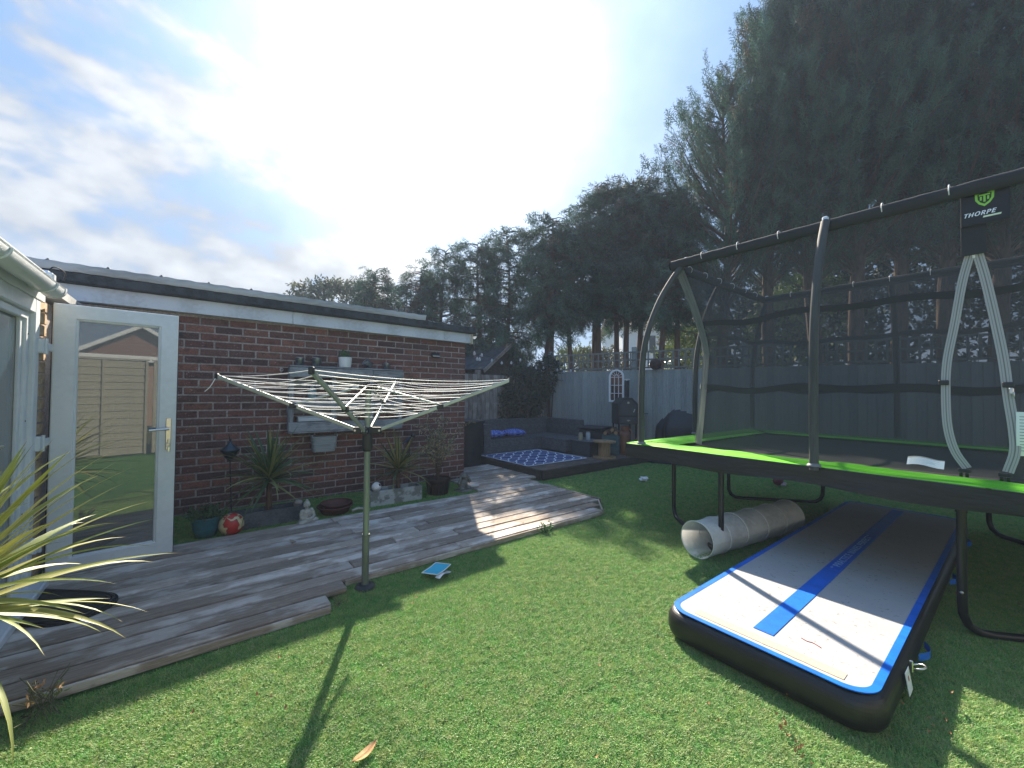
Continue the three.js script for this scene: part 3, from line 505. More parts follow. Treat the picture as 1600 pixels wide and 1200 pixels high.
// broad-leaved bushes: sunlit ones between the trunks, ivy on the fence, a pale bush beyond the roof
function bush(name, label, cat, [x, y, z], [a, b, c], n, size, col, stem = true, group) {
  const t = thing(name, label, cat, [x, 0, z], 0, group), list = [], k = new THREE.Color();
  for (let i = 0; i < n; i++) {
    const d = V(rr(-1, 1), rr(-1, 1), rr(-1, 1)); if (d.lengthSq() > 1) { i--; continue; } d.setLength(Math.pow(d.length(), .4));
    const lump = .75 + .5 * vn(d.x * 2.3 + 7, d.y * 2.3 + 7 + d.z * 1.7, 1e6, 1e6, 3), g = rr(.65, 1.35);
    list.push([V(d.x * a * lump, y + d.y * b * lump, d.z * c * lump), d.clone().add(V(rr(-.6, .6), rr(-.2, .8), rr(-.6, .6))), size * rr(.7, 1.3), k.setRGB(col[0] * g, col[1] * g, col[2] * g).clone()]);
  }
  if (stem) { const st = []; for (let i = 0; i < 5; i++) { const q = V(rr(-.6, .6) * a, y + rr(-.3, .5) * b, rr(-.6, .6) * c); st.push(rod(V(rr(-.05, .05), 0, rr(-.05, .05)), q, .025, .008, 5)); } part(t, 'stems', merge(st), M.bark); }
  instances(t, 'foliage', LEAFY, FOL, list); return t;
}
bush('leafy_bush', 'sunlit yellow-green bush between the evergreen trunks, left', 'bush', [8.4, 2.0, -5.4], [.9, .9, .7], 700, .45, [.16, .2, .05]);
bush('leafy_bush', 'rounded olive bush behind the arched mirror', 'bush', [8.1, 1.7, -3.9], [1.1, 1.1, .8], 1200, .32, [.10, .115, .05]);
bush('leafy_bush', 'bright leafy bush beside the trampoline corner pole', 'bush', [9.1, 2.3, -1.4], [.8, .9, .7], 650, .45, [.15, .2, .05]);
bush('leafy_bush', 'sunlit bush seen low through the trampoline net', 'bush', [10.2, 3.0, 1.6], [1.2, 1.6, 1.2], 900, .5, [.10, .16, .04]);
bush('pale_bush', 'pale feathery bush rising beyond the outbuilding roof', 'bush', [1.4, 4.6, -11.5], [1.5, .85, .7], 1100, .5, [.14, .155, .09]);
bush('hedge', 'dark hedge mass beyond the trampoline fence', 'hedge', [11.8, 2.7, 3.8], [1.3, 3.3, 6.0], 9000, .62, [.035, .06, .03]);
bush('climbing_ivy', 'dark ivy clump hanging over the brown fence behind the sofa', 'ivy', [2.55, 1.32, -1.62], [.5, .5, .16], 1300, .22, [.03, .055, .03]);
bush('climbing_ivy', 'small ivy clump at the fence corner', 'ivy', [3.25, 1.75, -1.62], [.24, .34, .16], 420, .22, [.03, .055, .03]);
bush('climbing_ivy', 'thin ivy trail hanging low on the brown fence', 'ivy', [2.1, .95, -1.60], [.16, .32, .06], 190, .2, [.035, .06, .03]);

// neighbouring buildings
{
  const s = thing('garden_shed', 'dark garden shed roof above the brown fence', 'shed', [3.0, 0, -4.1], .35);
  const sh = new THREE.Shape([[-1.15, 0], [1.15, 0], [1.15, 1.85], [0, 2.55], [-1.15, 1.85]].map(p => new THREE.Vector2(...p)));
  part(s, 'wall', boxUV(new THREE.ExtrudeGeometry(sh, { depth: 1.8, bevelEnabled: false }).translate(0, 0, -.9), .8), M.patioEdge);
  for (const q of [-1, 1]) part(s, 'roof', moved(cbox(1.5, .03, 2.05, .004), q * .62, 2.23, 0, 0, 0, -q * .547), M.felt);
  part(s, 'gable_trim', merge([-1, 1].map(q => moved(cbox(1.5, .09, .03, .004), q * .62, 2.19, 1.03, 0, 0, -q * .547))), M.fenceOld[1]);
  const w = thing('white_house', 'white rendered house glimpsed between the tree trunks', 'house', [16.9, 0, -6.9], -.66);
  part(w, 'wall', boxUV(new THREE.BoxGeometry(4.6, 5.0, 5).translate(0, 2.5, -2.5), .3), std(0xffffff, .8, { map: smudge(471, [.84, .86, .88], [.78, .80, .82], 5) }));
  part(w, 'roof', merge([moved(cbox(5.2, .16, 3.1, .02), 0, 5.45, -1.1, .35), moved(cbox(5.2, .16, 3.1, .02), 0, 5.45, -3.9, -.35)]), std(L(.3, .24, .2), .9));
  part(w, 'eaves', cbox(5.0, .14, .2, .02, 0, 4.96, .1), M.upvc);
  for (const x of [-.9, .75]) { const f = part(w, 'window', merge([cbox(.9, .07, .08, .01, x, 4.5, .03), cbox(.9, .07, .1, .01, x, 3.5, .03), cbox(.07, 1.0, .08, .01, x - .42, 4, .03), cbox(.07, 1.0, .08, .01, x + .42, 4, .03), cbox(.05, 1.0, .07, .01, x, 4, .03)]), M.upvc); part(f, 'pane', cbox(.8, .95, .02, .002, x, 4, .015), M.darkGlass); }
  const e = thing('white_extension', 'low white extension seen through the trellis beside the covered barbecue', 'house', [11.2, 0, -1.2], -.5);
  part(e, 'wall', boxUV(new THREE.BoxGeometry(3.2, 2.35, 2).translate(0, 1.17, -1), .3), std(0xffffff, .8, { map: smudge(475, [.80, .82, .85], [.72, .74, .78], 5) })); part(e, 'roof_edge', cbox(3.4, .12, 2.2, .02, 0, 2.41, -1), M.upvc);
}

// ---------------------------------------------------------------- rotary clothes line
{
  rnd = mulberry(91);
  const t = thing('rotary_clothes_line', 'open four-armed rotary clothes line standing at the edge of the decking', 'clothes line', [-2.30, 0, 2.52]);
  part(t, 'ground_socket', merge([lathe([[.0, .03], [.036, .03], [.04, .0], [.07, -.002], [.062, .018], [.03, .022]], 20)]), M.blackPlastic);
  part(t, 'lower_pole', cyl(.0225, .0225, .34, 0, .17, 0, 20), M.poleGreen);
  part(t, 'upper_pole', cyl(.0195, .0195, .98, 0, .83, 0, 20), std(0xffffff, .45, { metalness: .3, map: smudge(481, [.50, .54, .50], [.44, .47, .44], 8) }));
  part(t, 'pole_ring', cyl(.0245, .0245, .02, 0, .345, 0, 20), M.poleGreen);
  const hub = part(t, 'hub', merge([lathe([[0, .90], [.026, .90], [.033, .915], [.033, 1.0], [.027, 1.005], [.027, 1.06], [0, 1.06]], 18), ...[0, 1, 2, 3].map(k => moved(cbox(.075, .042, .03, .004), .052, 1.038, 0).applyMatrix4(new THREE.Matrix4().makeRotationY(-.572 - k * Math.PI / 2)))]), M.blackPlastic);
  for (let k = 0; k < 4; k++) part(hub, 'pivot_pin', moved(cyl(.007, .007, .036, 0, 0, 0, 10).rotateX(Math.PI / 2), .078, 1.038, 0).applyMatrix4(new THREE.Matrix4().makeRotationY(-.572 - k * Math.PI / 2)), M.steel);
  part(t, 'top_hub', merge([cyl(.03, .03, .04, 0, 1.32, 0, 16), ...[0, 1, 2, 3].map(k => moved(cbox(.05, .03, .02, .003), .035, 1.325, 0).applyMatrix4(new THREE.Matrix4().makeRotationY(-.572 - k * Math.PI / 2)))]), M.blackPlastic);
  const R = .95, dir = [0, 1, 2, 3].map(k => { const a = .572 + k * Math.PI / 2; return V(Math.cos(a), 0, Math.sin(a)); }), P = (k, q) => dir[k].clone().multiplyScalar(lerp(.07, R, q)).add(V(0, lerp(1.04, 1.385, q), 0));
  const holes = [.3, .38, .46, .54, .62, .7, .78, .86, .93, .985];
  for (let k = 0; k < 4; k++) {
    const a = P(k, 0), b = P(k, 1), l = a.distanceTo(b), g = cbox(l, .024, .016, .003); g.rotateZ(Math.asin((b.y - a.y) / l)); g.applyMatrix4(new THREE.Matrix4().makeRotationY(-Math.atan2(dir[k].z, dir[k].x))); const m = a.clone().add(b).multiplyScalar(.5); g.translate(m.x, m.y, m.z);
    const arm = part(t, 'arm', g, M.alu);
    part(arm, 'end_cap', moved(cbox(.022, .034, .022, .004), b.x, b.y, b.z, 0, -Math.atan2(dir[k].z, dir[k].x)), M.blackPlastic);
    part(arm, 'strut_joint', (() => { const q = P(k, .46); return moved(cbox(.045, .034, .03, .004), q.x, q.y, q.z, 0, -Math.atan2(dir[k].z, dir[k].x), 0); })(), M.blackPlastic);
    part(arm, 'eyelets', merge(holes.map(h => { const q = P(k, h); return ball(.0055, q.x, q.y + .012, q.z, 1, .8, 1, 8); })), M.blackPlastic);
    part(t, 'strut', rod(V(dir[k].x * .05, 1.325, dir[k].z * .05), P(k, .46).add(V(0, .01, 0)), .0075), M.alu);
  }
  holes.forEach((h, i) => {
    const g = [];
    for (let k = 0; k < 4; k++) { const a = P(k, h).add(V(0, .008, 0)), b = P((k + 1) % 4, i && k === 3 ? holes[i - 1] : h).add(V(0, .008, 0)), pts = [], sag = rr(.004, .028) * (.4 + h); for (let s = 0; s <= 10; s++) { const q = s / 10; pts.push(a.clone().lerp(b, q).add(V(0, -sag * 4 * q * (1 - q), 0))); } g.push(smoothTube(pts, .0021, 12, 5)); }
    part(t, 'line', merge(g), M.line);
  });
  { const b = P(2, 1); part(t, 'loose_cord', smoothTube([b, b.clone().add(V(-.01, -.02, .005)), b.clone().add(V(-.035, -.07, .01)), b.clone().add(V(-.06, -.10, .0))], .0026, 14, 5), M.line); }
}

// ---------------------------------------------------------------- trampoline with enclosure
const TR = { x0: .03, x1: 2.78, z0: 2.86, z1: 5.86, y: .82 };
{
  rnd = mulberry(101);
  const t = thing('trampoline', 'large rectangular trampoline with green pads and black net enclosure', 'trampoline');
  const { x0, x1, z0, z1, y } = TR, c = (x0 + x1) / 2;
  M.green = std(0xffffff, .5, { map: tex(256, 256, (u, v) => { const n = fbm(u, v, 60, 60, 2, 491) - .5, p = fbm(u, v, 5, 5, 4, 495) - .5; return [.40 + n * .05 + p * .09, .76 + n * .06 + p * .09, .10 + n * .04 + p * .06]; }), bumpMap: tex(256, 256, (u, v) => fbm(u, v, 3, 26, 4, 497), false), bumpScale: .02 });
  M.skirt = std(0xffffff, .55, { map: smudge(498, [.085, .09, .10], [.125, .13, .14], 10), bumpMap: tex(256, 256, (u, v) => fbm(u, v, 24, 3, 4, 499), false), bumpScale: .012 });
  M.net = std(L(.05, .053, .056), .85, { transparent: true, opacity: .54 });
  M.netHem = std(L(.022, .024, .026), .8);
  M.foam = std(0xffffff, .75, { map: smudge(501, [.22, .235, .235], [.27, .285, .28], 8) });
  M.zip = std(0xffffff, .7, { map: tex(64, 256, (u, v) => { const s = Math.abs(u - .5) < .07 ? .45 : Math.abs(Math.abs(u - .5) - .28) < .03 ? .5 : .66; return [s, s, s * 1.0]; }) });
  // frame and jumping bed
  const ring = (i, yy, r) => bent([V(c, yy, z0 + i), V(x1 - i, yy, z0 + i), V(x1 - i, yy, z1 - i), V(x0 + i, yy, z1 - i), V(x0 + i, yy, z0 + i), V(c, yy, z0 + i)], r, .16, 10);
  part(t, 'frame', ring(.05, y - .045, .028), M.blackSteel);
  part(t, 'jumping_bed', grid(30, 30, (u, v) => { const s = Math.sin(Math.PI * u) * Math.sin(Math.PI * v); return V(lerp(x0 + .3, x1 - .3, u), y - .02 - .02 * s, lerp(z0 + .3, z1 - .3, v)); }), std(0xffffff, .75, { map: smudge(503, [.10, .11, .125], [.135, .145, .16], 14) }));
  // pads: one per side, puckered, with a hanging black skirt
  const pad = (ax, az, bx, bz, nx, nz, name) => {
    const L2 = Math.hypot(bx - ax, bz - az), seed = Math.floor(rr(0, 999));
    const p = part(t, 'pad', grid(Math.round(L2 / .05), 6, (u, v) => { const e = lerp(-.01, .34, v), cut = Math.max(0, Math.abs(u - .5) - .5 + .0) * 0, w = (vn(u * L2 * 5, v * 2.2, 1e6, 1e6, seed) - .5) * .022 + (vn(u * L2 * 13, v * 3, 1e6, 1e6, seed + 1) - .5) * .008, mit = lerp(0, .33, v) / L2, uu = lerp(mit, 1 - mit, u); return V(lerp(ax, bx, uu) + nx * e, y + .018 * Math.sin(Math.PI * clamp(v * .9 + .1)) + w * Math.sin(Math.PI * clamp(v * .96 + .02)) + .004, lerp(az, bz, uu) + nz * e); }), M.green);
    part(p, 'skirt', grid(Math.round(L2 / .05), 5, (u, v) => { const w = (vn(u * L2 * 4, v * 1.5, 1e6, 1e6, seed + 2) - .5) * .03 * v; return V(lerp(ax, bx, u) - nx * (.012 + w), y + .006 - v * (.125 + .012 * Math.sin(u * 17 + seed)), lerp(az, bz, u) - nz * (.012 + w)); }), M.skirt);
  };
  pad(x0, z0 + .02, x0, z1 - .02, 1, 0); pad(x0 + .02, z0, x1 - .02, z0, 0, 1); pad(x1, z0 + .02, x1, z1 - .02, -1, 0); pad(x0 + .02, z1, x1 - .02, z1, 0, -1);
  // U-shaped legs, one across each corner
  for (const [sx, sz] of [[1, 1], [-1, 1], [1, -1], [-1, -1]]) {
    const X = q => sx > 0 ? x0 + q : x1 - q, Z = q => sz > 0 ? z0 + q : z1 - q;
    const leg = part(t, 'leg', bent([V(X(.07), y - .07, Z(.86)), V(X(.07), .022, Z(.86)), V(X(.74), .022, Z(.07)), V(X(.74), y - .07, Z(.07))], .021, .13, 10), M.blackSteel);
    part(leg, 'bolts', merge([ball(.008, X(.07) - .02, y - .12, Z(.86)), ball(.008, X(.07) - .02, .24, Z(.86)), ball(.008, X(.74), y - .12, Z(.07) - .02), ball(.008, X(.74), .24, Z(.07) - .02)]), M.steel);
    part(leg, 'sleeve', merge([cyl(.025, .025, .1, X(.07), y - .1, Z(.86), 12), cyl(.025, .025, .1, X(.74), y - .1, Z(.07), 12)]), M.blackSteel);
  }
  // enclosure poles: straight, then curving in at the top
  const topY = 2.53, inn = .28;
  const pole = (x, z, dx, dz) => {
    const pts = [V(x, y - .01, z), V(x, 1.3, z), V(x + dx * .02, 1.75, z + dz * .02), V(x + dx * .10, 2.12, z + dz * .10), V(x + dx * .20, 2.38, z + dz * .20), V(x + dx * inn, topY, z + dz * inn)];
    const p = part(t, 'enclosure_pole', smoothTube(pts, .027, 40, 12), M.foam);
    part(p, 'pole_foot', lathe([[.04, .0], [.038, .01], [.03, .014], [.03, .02]], 16).translate(x, y + .016, z), std(L(.16, .17, .18), .5));
    part(p, 'pole_top', moved(cbox(.035, .05, .035, .008), x + dx * inn, topY + .012, z + dz * inn), std(L(.52, .6, .68), .4));
  };
  const zm = (z0 + z1) / 2;
  pole(x0 + .04, z0 + .15, 1, 1); pole(x0 - .03, zm, 1, 0); pole(x0 - .03, z1 - .05, 1, -1); pole(x1 + .03, z0 + .05, -1, 1); pole(x1 + .03, zm, -1, 0); pole(x1 + .03, z1 - .05, -1, -1); pole(c, z0 - .03, 0, 1); pole(c, z1 + .03, 0, -1);
  // sleeve round the top rail, with cable ties
  const T = [[x0 + inn, z0 + inn + .03], [x1 - inn, z0 + inn + .03], [x1 - inn, z1 - inn - .03], [x0 + inn, z1 - inn - .03]];
  for (let k = 0; k < 4; k++) {
    const a = V(T[k][0], topY, T[k][1]), b = V(T[(k + 1) % 4][0], topY, T[(k + 1) % 4][1]), d = b.clone().sub(a).normalize();
    const s = part(t, 'top_rail_sleeve', grid(60, 12, (u, v) => { const an = v * 2 * Math.PI, r = .027 + .004 * vn(u * 60, v * 5, 1e6, 5, 7 + k); const side = V(-d.z, 0, d.x); return a.clone().lerp(b, u).addScaledVector(side, Math.cos(an) * r).add(V(0, Math.sin(an) * r * (Math.sin(an) < 0 ? 1.9 : 1) - .008, 0)); }), M.netHem);
    const ties = []; const n = Math.round(a.distanceTo(b) / .3); for (let i = 1; i < n; i++) { const p = a.clone().lerp(b, i / n); ties.push(new THREE.TorusGeometry(.037, .0028, 5, 14).rotateY(Math.abs(d.x) > .5 ? Math.PI / 2 : 0).translate(p.x, p.y - .003, p.z)); }
    part(s, 'cable_ties', merge(ties), M.white);
  }
  // net walls: hung from the rail, drawn in at mid height, more so at the corners
  const inset = (q, v) => { const e = Math.pow(Math.abs(2 * q - 1), 5), mid = .30 + .07 * Math.sin(Math.PI * v), cor = (v > .5 ? lerp(.51, .31, Math.pow((v - .5) * 2, 1.3)) : lerp(.46, .51, v * 2)); return lerp(mid, cor, e); };
  const wallPoint = (k, u, v) => { const q = u, i = inset(q, v), e = inset(0, v), yy = lerp(y + .02, topY - .02, v) - .015 * Math.sin(Math.PI * u * 3) * Math.sin(Math.PI * v); if (k === 0) return V(x0 + i, yy, lerp(z0 + e, z1 - e, u)); if (k === 1) return V(lerp(x0 + e, x1 - e, u), yy, z0 + i); if (k === 2) return V(x1 - i, yy, lerp(z0 + e, z1 - e, u)); return V(lerp(x0 + e, x1 - e, u), yy, z1 - i); };
  for (let k = 0; k < 4; k++) {
    const n = part(t, 'net', grid(48, 24, (u, v) => wallPoint(k, u, v)), M.net);
    for (const [v, w] of [[.66, .022], [.315, .024]]) part(n, 'webbing_band', grid(60, 2, (u, s) => { const p = wallPoint(k, u, v + (s - .5) * w * 1.2); p.y += .012 * Math.sin(u * 20 + k) - .02 * Math.sin(Math.PI * u); const o = .006; if (k === 0) p.x -= o; if (k === 1) p.z -= o; if (k === 2) p.x += o; if (k === 3) p.z += o; return p; }), M.netHem);
  }
  part(t, 'sunlit_net_edge', grid(6, 40, (u, v) => wallPoint(0, u * .04, v).add(V(-.008 - .006 * Math.sin(u * 19 + v * 3), 0, -.004))), std(0xffffff, .85, { map: smudge(505, [.46, .47, .46], [.36, .37, .36], 20), transparent: true, opacity: .88 }));  // gathered net edge; its pale tone stands in for sunlight on the net
  // doorway: two grey zips spreading from a black flap with the maker's badge
  const FX = (yy) => x0 + inset(.73, (yy - y) / (topY - y)) - .012;
  const ribbon = (pts, w, mat, nm, host = t) => { const cv = new THREE.CatmullRomCurve3(pts.map(([z, yy]) => V(FX(yy), yy, z))); return part(host, nm, grid(2, 40, (u, v) => { const p = cv.getPointAt(v), d = cv.getTangentAt(v), s = V(0, d.z, -d.y).setLength(1); return p.add(s.multiplyScalar((u - .5) * w)); }), mat); };
  const A = [[5.03, 2.14], [5.0, 2.0], [4.965, 1.75], [4.93, 1.5], [4.925, 1.3], [4.935, 1.1], [4.965, .97], [5.01, .885]], B = [[5.06, 2.14], [5.085, 2.0], [5.12, 1.75], [5.15, 1.5], [5.165, 1.3], [5.182, 1.12], [5.185, 1.0], [5.16, .885]];
  const za = ribbon(A, .04, M.zip, 'door_zip'), zb = ribbon(B, .042, M.zip, 'door_zip');
  for (const [z, yy, h] of [[4.917, 1.385, za], [5.165, 1.37, zb]]) part(h, 'buckle', moved(cbox(.014, .03, .045, .004), FX(yy) - .008, yy, z), M.blackPlastic);
  part(zb, 'clip', moved(merge([cbox(.012, .035, .02, .004), new THREE.TorusGeometry(.013, .003, 6, 12).translate(0, -.02, .01)]), FX(1.34) - .02, 1.335, 5.175), M.steel);
  part(za, 'zip_pull', cbox(.006, .035, .012, .003, FX(2.12) - .008, 2.13, 5.045), M.white);
  for (const [z, h] of [[5.0, za], [5.15, zb]]) part(h, 'tie_strap', merge([moved(cbox(.012, .02, .05, .003), FX(.88) - .02, .872, z), moved(cbox(.008, .03, .014, .002), FX(.88) - .035, .85, z - .012, 0, 0, .5), moved(cbox(.008, .03, .014, .002), FX(.88) - .035, .85, z + .012, 0, 0, .5)]), M.blackPlastic);
  const flap = part(t, 'door_flap', merge([cbox(.006, .24, .1, .002, FX(2.25) - .004, 2.25, 5.045), cbox(.006, .21, .185, .002, FX(2.4) - .004, 2.40, 5.09)]), M.netHem);
  const badge = canvasTex(512, 512, (g, w, h) => {
    g.fillStyle = '#17191c'; g.fillRect(0, 0, w, h); g.strokeStyle = '#8fce4a'; g.fillStyle = '#8fce4a'; g.lineJoin = 'round';
    const sh = (k) => { g.beginPath(); g.moveTo(256, 30 + 200 * (1 - k) * .5); const pts = [[-105, 40], [-100, 150], [-62, 215], [0, 262], [62, 215], [100, 150], [105, 40], [0, 12]]; pts.forEach(([x, y], i) => { const X = 256 + x * k, Y = 140 + (y - 128) * k; i ? g.lineTo(X, Y) : g.moveTo(X, Y); }); g.closePath(); };
    sh(1); g.fill(); g.fillStyle = '#17331a'; sh(.72); g.fill(); g.fillStyle = '#8fce4a'; g.fillRect(196, 82, 120, 24); g.fillRect(244, 82, 24, 122); g.fillRect(206, 118, 22, 56); g.fillRect(284, 118, 22, 56);
    g.save(); g.transform(1, 0, -.28, 1, 110, 0); g.fillStyle = '#e9eef2'; g.font = 'bold 92px sans-serif'; g.textAlign = 'left'; g.fillText('THORPE', 20, 400, 400); g.fillStyle = '#dfeccb'; g.fillRect(250, 420, 190, 26); g.restore();
  });
  const bg = new THREE.PlaneGeometry(.18, .19).rotateY(-Math.PI / 2).translate(FX(2.4) - .0095, 2.40, 5.09);
  part(flap, 'badge', bg, std(0xffffff, .6, { map: badge }));
  const lab = (hue) => canvasTex(256, 256, (g, w, h) => { g.fillStyle = hue; g.fillRect(0, 0, w, h); g.fillStyle = '#8b948f'; for (let i = 0; i < 12; i++) g.fillRect(18, 26 + i * 18, 120 + 90 * hash(i, 3), 4); });
  part(t, 'care_label', grid(6, 4, (u, v) => V(x0 + .27 + .05 * v, .875 + v * .045 + .008 * Math.sin(u * 5), 4.76 + u * .16)), std(0xffffff, .6, { map: lab('#dfe6df') }));
  part(t, 'care_label', grid(4, 6, (u, v) => V(FX(1.2) - .012 - .008 * Math.sin(v * 4), .98 + v * .24, 5.19 + u * .17)), std(0xffffff, .6, { map: lab('#e3ebe6') }));
}

// ---------------------------------------------------------------- inflatable tumbling mat
{
  const t = thing('air_track_mat', 'inflatable grey-white tumbling mat with blue stripe, half under the trampoline', 'mat', [.62, 0, 4.44]);
  const Lx = 3.66, Lz = .9, r = .11, rrect = (w, h, q) => { const s = new THREE.Shape(); s.moveTo(-w / 2 + q, -h / 2); s.lineTo(w / 2 - q, -h / 2); s.absarc(w / 2 - q, -h / 2 + q, q, -Math.PI / 2, 0); s.lineTo(w / 2, h / 2 - q); s.absarc(w / 2 - q, h / 2 - q, q, 0, Math.PI / 2); s.lineTo(-w / 2 + q, h / 2); s.absarc(-w / 2 + q, h / 2 - q, q, Math.PI / 2, Math.PI); s.lineTo(-w / 2, -h / 2 + q); s.absarc(-w / 2 + q, -h / 2 + q, q, Math.PI, 1.5 * Math.PI); return s; };
  const flat = g => g.rotateX(-Math.PI / 2);
  const ext = (s, d, y, b = 0) => flat(new THREE.ExtrudeGeometry(s, { depth: d, bevelEnabled: b > 0, bevelThickness: b, bevelSize: b * .75, bevelSegments: 7, curveSegments: 10 })).translate(0, y + b, 0);
  part(t, 'body', boxUV(ext(rrect(Lx - .09, Lz - .09, r - .03), .022, .004, .062), 2), std(0xffffff, .42, { map: smudge(511, [.07, .075, .085], [.10, .105, .115], 9) }));
  const ringS = rrect(Lx - .05, Lz - .05, r); ringS.holes.push(rrect(Lx - .05 - .058, Lz - .05 - .058, r - .026));
  const blue = std(0xffffff, .45, { map: smudge(513, [.02, .36, .78], [.04, .42, .84], 12) });
  part(t, 'edge_band', boxUV(ext(ringS, .004, .154), 2), blue);
  const top = boxUV(ext(rrect(Lx - .10, Lz - .10, r - .024), .002, .1545), 1);
  part(t, 'top_panel', top, std(0xffffff, .6, { map: tex(512, 512, (u, v) => { const w = .5 + .5 * Math.sin(u * 512 * 1.2) * Math.sin(v * 512 * 1.2), n = fbm(u, v, 7, 7, 5, 521) - .5, s = step(.77, .83, fbm(u, v, 60, 60, 2, 523)) * .10; return [.65 + n * .05 - s - w * .025, .65 + n * .05 - s - w * .025, .65 + n * .05 - s * 1.1 - w * .025]; }), bumpMap: tex(256, 256, (u, v) => .5 + .5 * Math.sin(u * 256) * Math.sin(v * 256), false), bumpScale: .0006 }));
  const stripe = part(t, 'centre_stripe', cbox(Lx - .30, .003, .088, .0008, .03, .1584, -.01), blue);
  const txt = canvasTex(1024, 96, (g, w, h) => { g.fillStyle = '#0a5fc9'; g.fillRect(0, 0, w, h); g.fillStyle = '#8fb9e8'; g.font = 'bold 78px sans-serif'; g.textAlign = 'center'; g.fillText('“ PRACTICE MAKES PERFECT ”', w / 2, 76, 1000); });
  part(stripe, 'lettering', new THREE.PlaneGeometry(1.05, .07).rotateX(-Math.PI / 2).translate(.02, .1606, -.01), std(0xffffff, .5, { map: txt }));
  // strip of old tape residue near the end, and a red mark
  const worn = canvasTex(128, 1024, (g, w, h) => { g.fillStyle = '#b9a98e'; g.fillRect(0, 0, w, h); const q = mulberry(5); for (let i = 0; i < 1500; i++) { const k = q(); g.fillStyle = k < .35 ? 'rgba(150,112,82,.5)' : k < .7 ? 'rgba(205,198,184,.8)' : 'rgba(190,170,140,.6)'; g.fillRect(q() * w, q() * h, 1 + q() * 7, 1 + q() * 5); } });
  const wg = grid(3, 30, (u, v) => V(-Lx / 2 + .105 + (u - .5) * (.052 + .006 * vn(v * 30, u * 2, 1e6, 1e6, 4)), .1585, -.30 + v * .62)); part(t, 'tape_residue', wg, std(0xffffff, .8, { map: worn }));
  part(t, 'scuff_mark', smoothTube([V(-Lx / 2 + .27, .1575, .12), V(-Lx / 2 + .262, .1575, .145), V(-Lx / 2 + .268, .1575, .165), V(-Lx / 2 + .255, .1575, .2)], .0025, 16, 4).scale(1, 1, 1), std(L(.3, .06, .06), .8));
  for (const x of [-1.05, .2, 1.3]) part(t, 'handle', grid(12, 2, (u, v) => V(x + (u - .5) * .16, .075 + (v - .5) * .035, Lz / 2 + .012 + .03 * Math.sin(Math.PI * u))), blue);
  const ringG = new THREE.TorusGeometry(.026, .004, 8, 20).rotateX(1.2).translate(-Lx / 2 + .53, .11, Lz / 2 + .03); part(t, 'ring_clip', merge([ringG, cbox(.012, .05, .012, .003, -Lx / 2 + .50, .115, Lz / 2 + .012)]), M.steel);
  part(t, 'fabric_tag', moved(new THREE.BoxGeometry(.075, .09, .002), -Lx / 2 + .42, .085, Lz / 2 + .014, -.15), std(0xffffff, .6, { map: canvasTex(64, 64, (g) => { g.fillStyle = '#dde2e4'; g.fillRect(0, 0, 64, 64); g.fillStyle = '#a03844'; g.beginPath(); g.arc(34, 24, 8, 0, 7); g.fill(); }) }));
}
// white play tunnel
{
  rnd = mulberry(111);
  const a = V(-.05, .145, 3.60), b = V(1.30, .145, 3.80), Ln = a.distanceTo(b), t = thing('play_tunnel', 'white fabric play tunnel lying beside the tumbling mat', 'tunnel', [a.x, 0, a.z], Math.atan2(-(b.z - a.z), b.x - a.x));
  const hoops = [0, .17, .34, .56, .78, 1];
  const rad = (u, an) => { let d = 1; for (const h of hoops) d = Math.min(d, Math.abs(u - h)); const sag = step(0, .1, d); return .142 - sag * (.003 + .006 * Math.max(0, Math.sin(an))) + .004 * vn(u * 14, (an + 4) * 1.3, 1e6, 1e6, 8) * sag; };
  part(t, 'fabric', grid(70, 30, (u, v) => { const an = v * 2 * Math.PI, r = rad(u, an); return V(u * Ln, .145 + Math.sin(an) * r, Math.cos(an) * r); }), phy(0xffffff, .85, { transmission: .4, thickness: 0, map: smudge(531, [.95, .95, .95], [.86, .86, .84], 6), bumpMap: tex(128, 128, (u, v) => fbm(u, v, 9, 5, 4, 533), false), bumpScale: .02 }));
  for (const h of hoops) part(t, 'hoop', new THREE.TorusGeometry(.143, .0042, 6, 36).rotateY(Math.PI / 2).translate(h * Ln, .145, 0), std(L(.62, .61, .58), .7));
}

